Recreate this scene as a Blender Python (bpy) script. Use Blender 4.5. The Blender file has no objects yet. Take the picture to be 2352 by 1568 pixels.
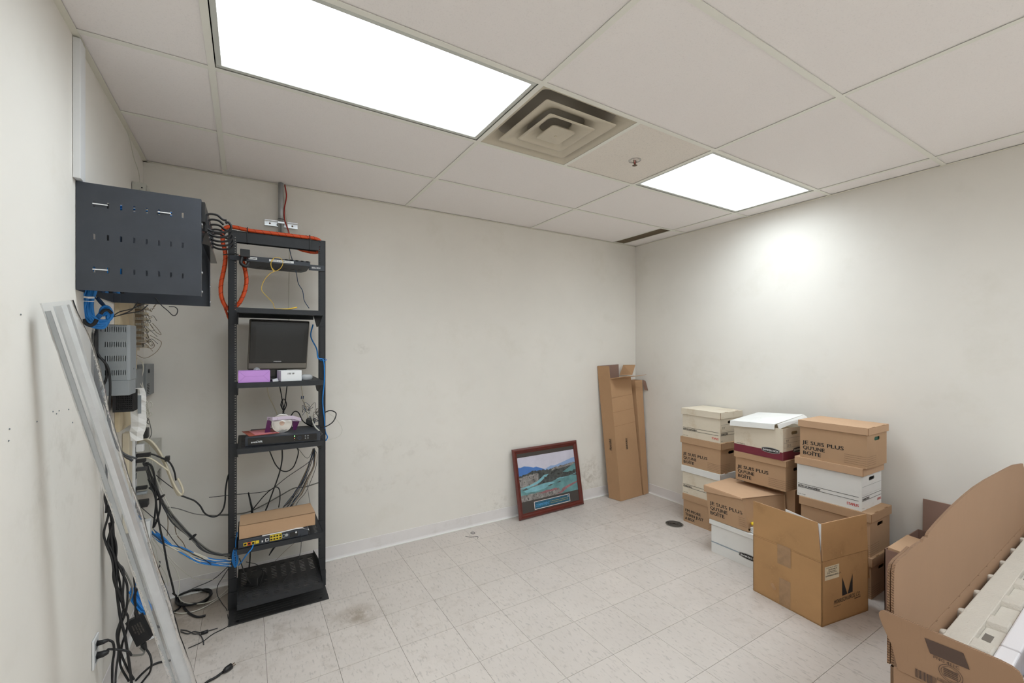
import bpy, math, random
from mathutils import Vector, Matrix
random.seed(7)
SC = bpy.context.scene
COL = SC.collection

# ------------------------------------------------------------------ camera
F_PX, YAW, CX, CY = 983.5194, 0.5364, 1152.9092, 800.3914
CAM = Vector((0.5465, -3.3648, 1.5601))
cd = bpy.data.cameras.new('camera')
cd.sensor_fit = 'HORIZONTAL'
cd.sensor_width = 36.0
cd.lens = F_PX * 36.0 / 2352.0
cd.shift_x = (1176.0 - CX) / 2352.0
cd.shift_y = (CY - 784.0) / 2352.0
cd.clip_start = 0.02
cam = bpy.data.objects.new('camera', cd)
COL.objects.link(cam)
cam.location = CAM
cam.rotation_euler = (math.pi / 2, 0, -YAW)
SC.camera = cam

# ------------------------------------------------------------------ world, exposure
w = bpy.data.worlds.new('world')
SC.world = w
w.use_nodes = True
w.node_tree.nodes['Background'].inputs[0].default_value = (0.9, 0.95, 1.0, 1)
w.node_tree.nodes['Background'].inputs[1].default_value = 0.15
SC.view_settings.view_transform = 'Standard'
SC.view_settings.look = 'None'
SC.view_settings.gamma = 1.0
SC.view_settings.exposure = 0.78
SC.view_settings.use_curve_mapping = False
LAMP = 6.3            # radiance of the ceiling troffers

# ------------------------------------------------------------------ room sizes (metres)
RX, RY, RZ = 4.2886, -6.4, 2.7009        # right wall, wall behind the camera, tee plane


def at(u, v, x=None, y=None, z=None):
    """point of the room seen at photo pixel (u, v) on the plane x=, y= or z="""
    a, b = (u - CX) / F_PX, (CY - v) / F_PX
    d = Vector((a * math.cos(YAW) + math.sin(YAW), -a * math.sin(YAW) + math.cos(YAW), b))
    if x is not None:
        t = (x - CAM.x) / d.x
    elif y is not None:
        t = (y - CAM.y) / d.y
    else:
        t = (z - CAM.z) / d.z
    return CAM + d * t


# ------------------------------------------------------------------ materials
def lin(c):
    return tuple(((v / 255 + 0.055) / 1.055) ** 2.4 if v > 10.3 else v / 255 / 12.92 for v in c) + (1,)


MATS = {}


def mat(name, col, rough=0.6, metal=0.0, var=0.0, vscale=3.0, fleck=0.0, fscale=80.0, fstretch=(1, 1, 1),
        bump=0.0, bscale=60.0, coat=0.0, emit=0.0, alpha=1.0, trans=0.0, dirt=None, dscale=2.0, damt=0.0,
        spec=0.5, rand=0.0, world=False):
    m = bpy.data.materials.new(name)
    m.use_nodes = True
    nt = m.node_tree
    N, L = nt.nodes, nt.links
    b = N['Principled BSDF']
    b.inputs['Roughness'].default_value = rough
    b.inputs['Metallic'].default_value = metal
    b.inputs['Specular IOR Level'].default_value = spec
    b.inputs['Coat Weight'].default_value = coat
    b.inputs['Alpha'].default_value = alpha
    b.inputs['Transmission Weight'].default_value = trans
    base = lin(col)
    b.inputs['Base Color'].default_value = base
    if world:
        g = N.new('ShaderNodeNewGeometry'); src = g.outputs['Position']
    else:
        g = N.new('ShaderNodeTexCoord'); src = g.outputs['Object']

    def noise(scale, detail=4, stretch=None, rough_=0.6):
        n = N.new('ShaderNodeTexNoise')
        n.inputs['Scale'].default_value = scale
        n.inputs['Detail'].default_value = detail
        n.inputs['Roughness'].default_value = rough_
        if stretch:
            mp = N.new('ShaderNodeMapping')
            mp.inputs['Scale'].default_value = stretch
            L.new(src, mp.inputs['Vector']); L.new(mp.outputs[0], n.inputs['Vector'])
        else:
            L.new(src, n.inputs['Vector'])
        return n.outputs['Fac']

    def ramp(fac, a, b_, lo, hi):
        r = N.new('ShaderNodeMapRange')
        r.inputs['From Min'].default_value = a; r.inputs['From Max'].default_value = b_
        r.inputs['To Min'].default_value = lo; r.inputs['To Max'].default_value = hi
        L.new(fac, r.inputs['Value'])
        return r.outputs[0]

    def mix(fac, a, c2, mode='MIX'):
        x = N.new('ShaderNodeMix'); x.data_type = 'RGBA'; x.blend_type = mode
        if isinstance(fac, (int, float)):
            x.inputs[0].default_value = fac
        else:
            L.new(fac, x.inputs[0])
        for sock, val in ((x.inputs[6], a), (x.inputs[7], c2)):
            if isinstance(val, tuple):
                sock.default_value = val
            else:
                L.new(val, sock)
        return x.outputs[2]
    cur = base
    touched = False
    if var:
        dark = tuple(v * (1 - var) for v in base[:3]) + (1,)
        cur = mix(ramp(noise(vscale), .35, .68, 0, 1), cur, dark); touched = True
    if dirt:
        cur = mix(ramp(noise(dscale, 6, None, .7), .55, .75, 0, damt), cur, lin(dirt)); touched = True
    if fleck:
        dk = tuple(v * (1 - fleck) for v in base[:3]) + (1,)
        cur = mix(ramp(noise(fscale, 3, fstretch), .56, .66, 0, 1), cur, dk); touched = True
    if rand:
        oi = N.new('ShaderNodeObjectInfo')
        hs = N.new('ShaderNodeHueSaturation')
        L.new(ramp(oi.outputs['Random'], 0, 1, 1 - rand, 1 + rand), hs.inputs['Value'])
        if isinstance(cur, tuple):
            hs.inputs['Color'].default_value = cur
        else:
            L.new(cur, hs.inputs['Color'])
        cur = hs.outputs[0]; touched = True
    if touched:
        L.new(cur, b.inputs['Base Color'])
    if bump:
        bp = N.new('ShaderNodeBump')
        bp.inputs['Strength'].default_value = bump
        bp.inputs['Distance'].default_value = 0.004
        L.new(noise(bscale, 3), bp.inputs['Height'])
        L.new(bp.outputs[0], b.inputs['Normal'])
    if emit:
        b.inputs['Emission Color'].default_value = base
        b.inputs['Emission Strength'].default_value = emit
    MATS[name] = m
    m['mix'] = 0
    return m


def stain(m, spots, col):
    """soiled patches with a place of their own on a wall or floor: (centre, radii, noise scale, amount)"""
    nt = m.node_tree; N, L = nt.nodes, nt.links
    b = N['Principled BSDF']
    g = N.new('ShaderNodeNewGeometry')
    lk = b.inputs['Base Color'].links
    cur = lk[0].from_socket if lk else None
    for (c, r, s, amt, lo) in spots:
        sub = N.new('ShaderNodeVectorMath'); sub.operation = 'SUBTRACT'
        L.new(g.outputs['Position'], sub.inputs[0]); sub.inputs[1].default_value = c
        dv = N.new('ShaderNodeVectorMath'); dv.operation = 'DIVIDE'
        L.new(sub.outputs[0], dv.inputs[0]); dv.inputs[1].default_value = r
        ln = N.new('ShaderNodeVectorMath'); ln.operation = 'LENGTH'
        L.new(dv.outputs[0], ln.inputs[0])
        n = N.new('ShaderNodeTexNoise'); n.inputs['Scale'].default_value = s
        n.inputs['Detail'].default_value = 6; n.inputs['Roughness'].default_value = .7
        L.new(g.outputs['Position'], n.inputs['Vector'])
        m1 = N.new('ShaderNodeMapRange')
        m1.inputs['From Min'].default_value = 1.0; m1.inputs['From Max'].default_value = 0.2
        L.new(ln.outputs['Value'], m1.inputs['Value'])
        m2 = N.new('ShaderNodeMapRange')
        m2.inputs['From Min'].default_value = lo; m2.inputs['From Max'].default_value = lo + .2
        L.new(n.outputs['Fac'], m2.inputs['Value'])
        mu = N.new('ShaderNodeMath'); mu.operation = 'MULTIPLY'
        L.new(m1.outputs[0], mu.inputs[0]); L.new(m2.outputs[0], mu.inputs[1])
        mu2 = N.new('ShaderNodeMath'); mu2.operation = 'MULTIPLY'
        L.new(mu.outputs[0], mu2.inputs[0]); mu2.inputs[1].default_value = amt
        x = N.new('ShaderNodeMix'); x.data_type = 'RGBA'
        L.new(mu2.outputs[0], x.inputs[0])
        if cur is None:
            x.inputs[6].default_value = b.inputs['Base Color'].default_value
        else:
            L.new(cur, x.inputs[6])
        x.inputs[7].default_value = lin(col)
        cur = x.outputs[2]
    L.new(cur, b.inputs['Base Color'])


WALLC = (239, 234, 226)
mat('wall_paint', WALLC, .8, spec=.25, var=.05, vscale=1.3, dirt=(206, 198, 178), dscale=2.2, damt=.2, bump=.03, bscale=90, world=True)
mat('ceiling_board', (247, 241, 238), .9, fleck=.05, fscale=160, bump=.18, bscale=220, rand=.02)
mat('ceiling_board_coarse', (238, 230, 220), .9, fleck=.12, fscale=110, bump=.5, bscale=120)
mat('tee_paint', (240, 238, 228), .5)
mat('angle_paint', (232, 228, 214), .5)
mat('plenum', (40, 38, 35), .9)
mat('vct', (212, 202, 194), .38, var=.06, vscale=2.2, fleck=.22, fscale=75, fstretch=(1, .3, 1),
    bump=.02, bscale=40, rand=.025, world=True)
mat('mastic', (92, 80, 66), .8)
mat('vinyl_base', (236, 231, 229), .5, var=.05, vscale=4, dirt=(190, 180, 168), dscale=6, damt=.3, world=True)
mat('caulk', (238, 236, 230), .6)
mat('troffer_white', (206, 207, 200), .45)
mat('diffuser_cream', (208, 198, 178), .5, var=.06, vscale=9)
mat('duct_dark', (120, 112, 102), .6)
mat('collar', (176, 168, 156), .6)
mat('grille_brown', (132, 116, 94), .6)
mat('chrome', (200, 198, 195), .18, metal=1)
mat('brass_dark', (110, 90, 74), .35, metal=1)
mat('galv', (186, 189, 190), .36, metal=.6, var=.14, vscale=9)
mat('galv_bright', (226, 228, 230), .24, metal=.9, var=.1, vscale=20)
mat('black_steel', (58, 62, 70), .5, var=.16, vscale=9, bump=.02, bscale=400, dirt=(74, 74, 78), dscale=14, damt=.25)
mat('rack_black', (38, 40, 44), .5, var=.12, vscale=9, dirt=(66, 66, 68), dscale=14, damt=.2)
mat('black_steel_dusty', (52, 51, 52), .62, var=.15, vscale=12, dirt=(104, 98, 92), dscale=20, damt=.4)
mat('black_plastic', (30, 30, 32), .42)
mat('black_rubber', (26, 26, 28), .5)
mat('dark_cord', (58, 58, 60), .5)
mat('grey_cord', (120, 118, 112), .5)
mat('white_cord', (216, 212, 200), .5)
mat('cream_cord', (226, 216, 192), .5)
mat('tan_wire', (150, 132, 110), .5)
mat('blue_cord', (34, 132, 214), .42, var=.2, vscale=20)
mat('navy_cord', (44, 74, 110), .45)
mat('red_cord', (170, 34, 24), .45)
mat('yellow_cord', (238, 196, 66), .45)
mat('orange_duct', (246, 92, 40), .36, var=.12, vscale=14)
mat('orange_dark', (150, 40, 14), .5)
mat('grey_plastic', (150, 155, 158), .48)
mat('grey_steel', (132, 136, 138), .45)
mat('putty_steel', (196, 194, 184), .45)
mat('pale_plastic', (226, 226, 226), .4)
mat('ivory_plastic', (214, 202, 178), .5, var=.1, vscale=12)
mat('plywood', (222, 205, 172), .7, var=.12, vscale=4, fleck=.08, fscale=8, fstretch=(1, 1, .06))
mat('void', (8, 8, 9), .8)
mat('kraft', (190, 150, 112), .78, var=.07, vscale=3.5, fleck=.05, fscale=50, dirt=(160, 120, 82), dscale=3, damt=.25)
mat('kraft_box', (190, 154, 120), .78, var=.07, vscale=4, fleck=.04, fscale=60)
mat('kraft_pink', (202, 165, 132), .78, var=.05, vscale=4, fleck=.04, fscale=60)
mat('kraft_old', (192, 148, 100), .78, var=.12, vscale=4, fleck=.05, fscale=40, dirt=(132, 96, 58), dscale=5, damt=.5)
mat('kraft_brown', (150, 120, 106), .8, var=.08, vscale=4)
mat('kraft_big', (156, 122, 94), .8, var=.05, vscale=3, fleck=.05, fscale=30, fstretch=(6, 6, .6))
mat('kraft_crease', (150, 112, 76), .8)
mat('flute', (150, 112, 82), .9)


def flute_edge(m):
    nt = m.node_tree; N, L = nt.nodes, nt.links
    tc = N.new('ShaderNodeTexCoord')
    wv = N.new('ShaderNodeTexWave'); wv.wave_type = 'BANDS'; wv.bands_direction = 'DIAGONAL'
    wv.inputs['Scale'].default_value = 130; wv.inputs['Distortion'].default_value = 1.5
    L.new(tc.outputs['Object'], wv.inputs['Vector'])
    mx = N.new('ShaderNodeMix'); mx.data_type = 'RGBA'
    L.new(wv.outputs['Fac'], mx.inputs[0])
    mx.inputs[6].default_value = lin((48, 32, 22)); mx.inputs[7].default_value = lin((178, 138, 106))
    L.new(mx.outputs[2], N['Principled BSDF'].inputs['Base Color'])


flute_edge(MATS['flute'])
mat('white_board', (236, 234, 230), .62, var=.03, vscale=5, dirt=(196, 190, 180), dscale=9, damt=.3)
mat('aged_board', (228, 216, 196), .66, var=.06, vscale=5, dirt=(196, 166, 122), dscale=5, damt=.55)
mat('tan_board', (196, 172, 132), .7, var=.1, vscale=6, dirt=(150, 122, 84), dscale=9, damt=.5)
mat('paper', (240, 240, 240), .6)
mat('ink', (38, 34, 33), .7)
mat('drain_grey', (150, 145, 136), .5)
mat('ink_soft', (106, 80, 60), .75)
mat('ink_grey', (120, 112, 104), .75)
mat('ink_red', (206, 50, 44), .6)
mat('burgundy', (122, 40, 56), .6, var=.08, vscale=12)
mat('stripe_blue', (98, 128, 150), .6)
mat('logo_white', (236, 236, 236), .6)
mat('tape', (176, 140, 104), .25, var=.2, vscale=30)
mat('label_cream', (232, 216, 184), .6)
mat('green_file', (48, 96, 78), .6)
mat('yellow_file', (240, 204, 40), .6)
mat('pulp', (216, 208, 196), .9, var=.05, vscale=10, bump=.8, bscale=150)
mat('eps', (236, 232, 234), .75, bump=.25, bscale=170)
mat('print_dark', (84, 64, 54), .75)
mat('mahogany', (104, 42, 34), .32, var=.25, vscale=10, coat=.3)
mat('mat_board', (74, 68, 64), .6)
mat('sky_print', (216, 212, 226), .5, var=.14, vscale=6)
mat('mount_blue', (84, 130, 200), .5, var=.15, vscale=6)
mat('haze_blue', (150, 176, 216), .5, var=.1, vscale=5)
mat('bush_print', (92, 96, 94), .5, fleck=.8, fscale=46, var=.55, vscale=26)
mat('scrub_print', (164, 158, 154), .5, fleck=.8, fscale=52, var=.5, vscale=24)
mat('pond_print', (142, 198, 208), .5, var=.32, vscale=8)
mat('green_print', (116, 164, 166), .5, var=.42, vscale=9)
mat('pink_print', (180, 126, 130), .5, fleck=.5, fscale=60, var=.4, vscale=20)
mat('plaque_teal', (52, 104, 128), .5, var=.25, vscale=10)
mat('text_cyan', (96, 178, 236), .5)
mat('text_yellow', (214, 196, 120), .5)
mat('white_line', (240, 226, 222), .5)
mat('screen', (14, 13, 13), .2, spec=.6)
mat('bezel', (18, 17, 18), .14, spec=.6)
mat('pewter', (112, 106, 98), .4, metal=.5)
mat('lilac', (206, 152, 226), .5, var=.04, vscale=8)
mat('lilac_line', (150, 104, 176), .5)
mat('violet', (96, 36, 92), .4)
mat('lilac_grey', (206, 190, 206), .4)
mat('pink_paper', (232, 142, 148), .55)
mat('rust_paper', (184, 92, 72), .55)
mat('led_green', (120, 255, 120), .4, emit=2.5)
mat('led_orange', (255, 150, 90), .4, emit=1.2)
mat('port_yellow', (226, 196, 52), .5)
mat('port_orange', (214, 84, 40), .5)
mat('lamp_reflector', (214, 210, 206), .16, metal=.75, bump=.2, bscale=60)
mat('filament', (224, 190, 168), .4)
mat('bubble', (226, 228, 232), .12, alpha=.42, spec=.8, bump=.9, bscale=50)


def diffuser_material():
    m = bpy.data.materials.new('prismatic_lens')
    m.use_nodes = True
    nt = m.node_tree; N, L = nt.nodes, nt.links
    N.remove(N['Principled BSDF'])
    e = N.new('ShaderNodeEmission')
    tc = N.new('ShaderNodeTexCoord')
    sep = N.new('ShaderNodeSeparateXYZ'); L.new(tc.outputs['Object'], sep.inputs[0])
    # two rows of tubes glow through the lens
    mu = N.new('ShaderNodeMath'); mu.operation = 'MULTIPLY'; mu.inputs[1].default_value = 21.0
    L.new(sep.outputs[1], mu.inputs[0])
    sn = N.new('ShaderNodeMath'); sn.operation = 'COSINE'; L.new(mu.outputs[0], sn.inputs[0])
    mr = N.new('ShaderNodeMapRange')
    mr.inputs['From Min'].default_value = -1; mr.inputs['From Max'].default_value = 1
    mr.inputs['To Min'].default_value = LAMP * 1.12; mr.inputs['To Max'].default_value = LAMP * .86
    L.new(sn.outputs[0], mr.inputs['Value'])
    ck = N.new('ShaderNodeTexChecker'); ck.inputs['Scale'].default_value = 150
    ck.inputs['Color1'].default_value = (.85, .945, 1, 1); ck.inputs['Color2'].default_value = (.79, .88, .94, 1)
    L.new(tc.outputs['Object'], ck.inputs['Vector'])
    L.new(ck.outputs[0], e.inputs['Color'])
    # prismatic acrylic throws most of its light downwards, less at grazing angles
    gm = N.new('ShaderNodeNewGeometry')
    dt = N.new('ShaderNodeVectorMath'); dt.operation = 'DOT_PRODUCT'
    L.new(gm.outputs['Incoming'], dt.inputs[0]); L.new(gm.outputs['Normal'], dt.inputs[1])
    ab = N.new('ShaderNodeMath'); ab.operation = 'ABSOLUTE'; L.new(dt.outputs['Value'], ab.inputs[0])
    cv = N.new('ShaderNodeMapRange')
    cv.inputs['To Min'].default_value = .17; cv.inputs['To Max'].default_value = 1.31
    L.new(ab.outputs[0], cv.inputs['Value'])
    ml = N.new('ShaderNodeMath'); ml.operation = 'MULTIPLY'
    L.new(mr.outputs[0], ml.inputs[0]); L.new(cv.outputs[0], ml.inputs[1])
    L.new(ml.outputs[0], e.inputs['Strength'])
    L.new(e.outputs[0], N['Material Output'].inputs[0])
    MATS['lens'] = m


diffuser_material()


def film_material():
    m = bpy.data.materials.new('plastic_film')
    m.use_nodes = True
    nt = m.node_tree; N, L = nt.nodes, nt.links
    N.remove(N['Principled BSDF'])
    tr = N.new('ShaderNodeBsdfTransparent'); tr.inputs[0].default_value = (.96, .97, .98, 1)
    gl = N.new('ShaderNodeBsdfGlossy'); gl.inputs['Roughness'].default_value = .16
    df = N.new('ShaderNodeBsdfDiffuse'); df.inputs[0].default_value = (.8, .82, .84, 1)
    tc = N.new('ShaderNodeTexCoord')
    n = N.new('ShaderNodeTexNoise'); n.inputs['Scale'].default_value = 14; n.inputs['Detail'].default_value = 5
    L.new(tc.outputs['Object'], n.inputs['Vector'])
    bp = N.new('ShaderNodeBump'); bp.inputs['Strength'].default_value = .9; bp.inputs['Distance'].default_value = .01
    L.new(n.outputs[0], bp.inputs['Height']); L.new(bp.outputs[0], gl.inputs['Normal'])
    fr = N.new('ShaderNodeLayerWeight'); fr.inputs[0].default_value = .22
    L.new(bp.outputs[0], fr.inputs['Normal'])
    m1 = N.new('ShaderNodeMixShader'); m1.inputs[0].default_value = .1
    L.new(tr.outputs[0], m1.inputs[1]); L.new(df.outputs[0], m1.inputs[2])
    m2 = N.new('ShaderNodeMixShader')
    L.new(fr.outputs['Fresnel'], m2.inputs[0]); L.new(m1.outputs[0], m2.inputs[1]); L.new(gl.outputs[0], m2.inputs[2])
    L.new(m2.outputs[0], N['Material Output'].inputs[0])
    MATS['film'] = m


film_material()

# soiled places
stain(MATS['wall_paint'], [((3.62, 0, .22), (.2, .1, .26), 16, .5, .45), ((2.5, 0, .12), (.25, .1, .2), 18, .3, .5),
                           ((0, -1.35, 1.15), (.1, .45, .45), 7, .18, .5), ((0, -.75, 1.15), (.1, .3, .22), 9, .4, .45),
                           ((1.55, 0, .75), (.6, .1, .12), 9, .18, .5), ((1.5, 0, .5), (.7, .1, .1), 14, .14, .5),
                           ((1.3, 0, 1.56), (.07, .1, .05), 14, .3, .45), ((4.29, -3.0, 2.58), (.1, .2, .05), 20, .3, .45)],
      (128, 112, 78))
stain(MATS['vct'], [((.55, -.75, 0), (.9, .5, 1), 9, .35, .5), ((1.2, -1.0, 0), (1.0, .9, 1), 14, .3, .53),
                    ((.25, -.25, 0), (.55, .5, 1), 3, .62, .3), ((1.1, -.78, 0), (.14, .14, 1), 12, .6, .35),
                    ((3.4, -.7, 0), (1.0, .8, 1), 9, .32, .52), ((3.5, -2.0, 0), (1.2, .8, 1), 10, .25, .52),
                    ((2.2, -1.1, 0), (2.4, 1.2, 1), 12, .25, .56)], (126, 106, 80))


# ------------------------------------------------------------------ mesh tools
class MB:
    def __init__(s):
        s.v = []; s.f = []; s.m = []

    def add(s, vs, fs, mi=0):
        o = len(s.v)
        s.v += [Vector(p) for p in vs]
        s.f += [[i + o for i in f] for f in fs]
        s.m += [mi] * len(fs)
        return s

    def hexa(s, p, mi=0):
        """p: 8 corners, bottom ring 0-3 then top ring 4-7"""
        return s.add(p, [(3, 2, 1, 0), (4, 5, 6, 7), (0, 1, 5, 4), (1, 2, 6, 5), (2, 3, 7, 6), (3, 0, 4, 7)], mi)

    def box(s, x0, x1, y0, y1, z0, z1, mi=0):
        return s.hexa([(x0, y0, z0), (x1, y0, z0), (x1, y1, z0), (x0, y1, z0),
                       (x0, y0, z1), (x1, y0, z1), (x1, y1, z1), (x0, y1, z1)], mi)

    def sheet(s, pts, n, t, mi=0, me=None):
        """flat outline (3-D points) thickened by t along n"""
        n = Vector(n).normalized() * t
        k = len(pts)
        vs = [Vector(p) for p in pts] + [Vector(p) + n for p in pts]
        s.add(vs, [list(range(k))[::-1], list(range(k, 2 * k))], mi)
        s.add(vs, [(i, (i + 1) % k, (i + 1) % k + k, i + k) for i in range(k)], mi if me is None else me)
        return s

    def face(s, pts, mi=0):
        return s.add(pts, [list(range(len(pts)))], mi)

    def tube(s, path, r, n=7, mi=0, closed=False):
        P = [Vector(p) for p in path]
        k = len(P)
        rad = r if isinstance(r, (list, tuple)) else [r] * k
        t0 = (P[1] - P[0]).normalized()
        up = Vector((0, 0, 1)) if abs(t0.z) < .9 else Vector((1, 0, 0))
        u = t0.cross(up).normalized()
        rings = []
        prev = t0
        for i in range(k):
            if closed:
                t = (P[(i + 1) % k] - P[i - 1]).normalized()
            else:
                t = (P[min(i + 1, k - 1)] - P[max(i - 1, 0)])
                t = t.normalized() if t.length > 1e-9 else prev
            ax = prev.cross(t)
            if ax.length > 1e-7:
                u = Matrix.Rotation(prev.angle(t), 3, ax.normalized()) @ u
            u = (u - t * u.dot(t)).normalized()
            w_ = t.cross(u)
            rings.append([P[i] + (u * math.cos(2 * math.pi * j / n) + w_ * math.sin(2 * math.pi * j / n)) * rad[i] for j in range(n)])
            prev = t
        vs = [p for rg in rings for p in rg]
        fs = []
        for i in range(k if closed else k - 1):
            a, b = i * n, ((i + 1) % k) * n
            fs += [(a + j, a + (j + 1) % n, b + (j + 1) % n, b + j) for j in range(n)]
        if not closed:
            fs += [list(range(n))[::-1], list(range((k - 1) * n, k * n))]
        return s.add(vs, fs, mi)

    def lathe(s, prof, o, ax=(0, 0, 1), n=24, mi=0):
        """prof: (radius, height along ax)"""
        ax = Vector(ax).normalized(); o = Vector(o)
        h = Vector((0, 0, 1)) if abs(ax.z) < .9 else Vector((1, 0, 0))
        a = ax.cross(h).normalized(); b = ax.cross(a)
        vs = []
        for r, z in prof:
            vs += [o + ax * z + (a * math.cos(2 * math.pi * j / n) + b * math.sin(2 * math.pi * j / n)) * r for j in range(n)]
        fs = []
        for i in range(len(prof) - 1):
            fs += [(i * n + j, i * n + (j + 1) % n, (i + 1) * n + (j + 1) % n, (i + 1) * n + j) for j in range(n)]
        if prof[0][0] > 1e-6: fs.append(list(range(n)))
        if prof[-1][0] > 1e-6: fs.append(list(range((len(prof) - 1) * n, len(prof) * n))[::-1])
        return s.add(vs, fs, mi)

    def loops(s, rings, mi=0, cap0=False, cap1=False):
        n = len(rings[0]); vs = [p for r in rings for p in r]
        fs = []
        for i in range(len(rings) - 1):
            fs += [(i * n + j, i * n + (j + 1) % n, (i + 1) * n + (j + 1) % n, (i + 1) * n + j) for j in range(n)]
        if cap0: fs.append(list(range(n))[::-1])
        if cap1: fs.append(list(range((len(rings) - 1) * n, len(rings) * n)))
        return s.add(vs, fs, mi)

    def xf(s, M, start=0):
        for i in range(start, len(s.v)):
            s.v[i] = M @ s.v[i]
        return s

    def build(s, name, mats, parent=None, smooth=False, bevel=0.0, label=None, cat=None, group=None, kind=None):
        if isinstance(mats, str): mats = [mats]
        lo = Vector([min(p[i] for p in s.v) for i in range(3)])
        hi = Vector([max(p[i] for p in s.v) for i in range(3)])
        if parent is None:
            org = Vector(((lo.x + hi.x) / 2, (lo.y + hi.y) / 2, lo.z))
        else:
            org = (lo + hi) / 2
        me = bpy.data.meshes.new(name)
        me.from_pydata([tuple(p - org) for p in s.v], [], s.f)
        for m in mats: me.materials.append(MATS[m])
        if len(mats) > 1:
            me.polygons.foreach_set('material_index', s.m)
        if smooth:
            me.polygons.foreach_set('use_smooth', [True] * len(me.polygons))
        me.validate(); me.update()
        o = bpy.data.objects.new(name, me)
        COL.objects.link(o)
        ORG[o.name] = org
        if parent is None:
            o.location = org
        else:
            o.parent = parent
            o.location = org - ORG[parent.name]
        if bevel:
            b = o.modifiers.new('edge', 'BEVEL'); b.width = bevel; b.segments = 2; b.limit_method = 'ANGLE'
            b.angle_limit = math.radians(50)
        tag(o, label, cat, group, kind)
        return o


ORG = {}


def tag(o, label=None, cat=None, group=None, kind=None):
    if label: o['label'] = label
    if cat: o['category'] = cat
    if group: o['group'] = group
    if kind: o['kind'] = kind
    return o


def thing(name, loc, label=None, cat=None, group=None, kind=None):
    o = bpy.data.objects.new(name, None)
    o.empty_display_size = .05
    COL.objects.link(o)
    o.location = loc
    ORG[o.name] = Vector(loc)
    return tag(o, label, cat, group, kind)


def boxm(*a):
    return MB().box(*a)


def curve(pts, seg=8):
    """Catmull-Rom through the points"""
    P = [Vector(p) for p in pts]
    P = [P[0] * 2 - P[1]] + P + [P[-1] * 2 - P[-2]]
    out = []
    for i in range(1, len(P) - 2):
        a, b, c, d = P[i - 1:i + 3]
        for k in range(seg):
            t = k / seg
            out.append(.5 * ((2 * b) + (c - a) * t + (2 * a - 5 * b + 4 * c - d) * t * t + (3 * b - a - 3 * c + d) * t ** 3))
    out.append(P[-2])
    return out


TXT = {}


def text_mb(mb, s, O, R, U, size, mi=0, bold=0.0, width=None, eps=.0012, shear=0.0, align='LEFT', spacing=1.0):
    """flat lettering on the plane O + R*x + U*y"""
    if bold:
        # heavier weight: the same lettering struck three times with a slight shift
        q_ = bold * size * 1.3
        Rn, Un = Vector(R).normalized(), Vector(U).normalized()
        for k, (a, b) in enumerate(((-1, .3), (1, -.3), (0, 0))):
            text_mb(mb, s, Vector(O) + Rn * (q_ * a) + Un * (q_ * b), R, U, size, mi, 0.0, width, eps + .00006 * k, shear, align, spacing)
        return mb
    key = (s, bold, shear, align, spacing)
    if key not in TXT:
        c = bpy.data.curves.new('t', 'FONT')
        c.body = s; c.size = 1; c.offset = bold; c.shear = shear; c.align_x = align; c.resolution_u = 2
        c.space_character = spacing; c.fill_mode = 'BOTH' if False else c.fill_mode
        o = bpy.data.objects.new('t', c)
        me = bpy.data.meshes.new_from_object(o)
        TXT[key] = ([v.co.copy() for v in me.vertices], [list(p.vertices) for p in me.polygons])
        bpy.data.objects.remove(o); bpy.data.meshes.remove(me); bpy.data.curves.remove(c)
    vs, fs = TXT[key]
    if not vs: return mb
    R = Vector(R).normalized(); U = Vector(U).normalized(); O = Vector(O)
    n = R.cross(U).normalized()
    sx = size
    if width:
        x0 = min(v.x for v in vs); x1 = max(v.x for v in vs)
        sx = width / (x1 - x0)
    return mb.add([O + R * v.x * sx + U * v.y * size + n * eps for v in vs], fs, mi)


def bar_on(mb, O, R, U, x0, x1, y0, y1, mi=0, eps=.0012):
    R = Vector(R).normalized(); U = Vector(U).normalized(); n = R.cross(U).normalized(); O = Vector(O)
    return mb.face([O + R * a + U * b + n * eps for a, b in ((x0, y0), (x1, y0), (x1, y1), (x0, y1))], mi)


def poly_on(mb, O, R, U, pts, mi=0, eps=.0012):
    R = Vector(R).normalized(); U = Vector(U).normalized(); n = R.cross(U).normalized(); O = Vector(O)
    return mb.face([O + R * a + U * b + n * eps for a, b in pts], mi)


def slotted_wall(mb, O, R, U, w, h, holes, t, mi=0):
    """board w x h with rectangular holes [(x0,x1,y0,y1)] sharing column bands; thickness t against the normal"""
    R = Vector(R).normalized(); U = Vector(U).normalized(); n = R.cross(U).normalized(); O = Vector(O)

    def blk(x0, x1, y0, y1):
        if x1 - x0 < 1e-5 or y1 - y0 < 1e-5: return
        q = [O + R * x0 + U * y0, O + R * x1 + U * y0, O + R * x1 + U * y1, O + R * x0 + U * y1]
        mb.hexa([p - n * t for p in q] + q, mi)
    cols = sorted(set((a, b) for a, b, _, _ in holes))
    x = 0
    for a, b in cols:
        blk(x, a, 0, h)
        y = 0
        for (c0, c1) in sorted((c, d) for aa, bb, c, d in holes if (aa, bb) == (a, b)):
            blk(a, b, y, c0); y = c1
        blk(a, b, y, h)
        x = b
    blk(x, w, 0, h)
    return mb


def rsq(cx, cy, z, s, r, n=6):
    """rounded square ring of full size s"""
    out = []
    h = s / 2 - r
    for q, (sx, sy) in enumerate(((1, 1), (-1, 1), (-1, -1), (1, -1))):
        for k in range(n + 1):
            a = math.pi / 2 * (q + k / n)
            out.append(Vector((cx + sx * h + math.cos(a) * r, cy + sy * h + math.sin(a) * r, z)))
    return out


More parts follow.
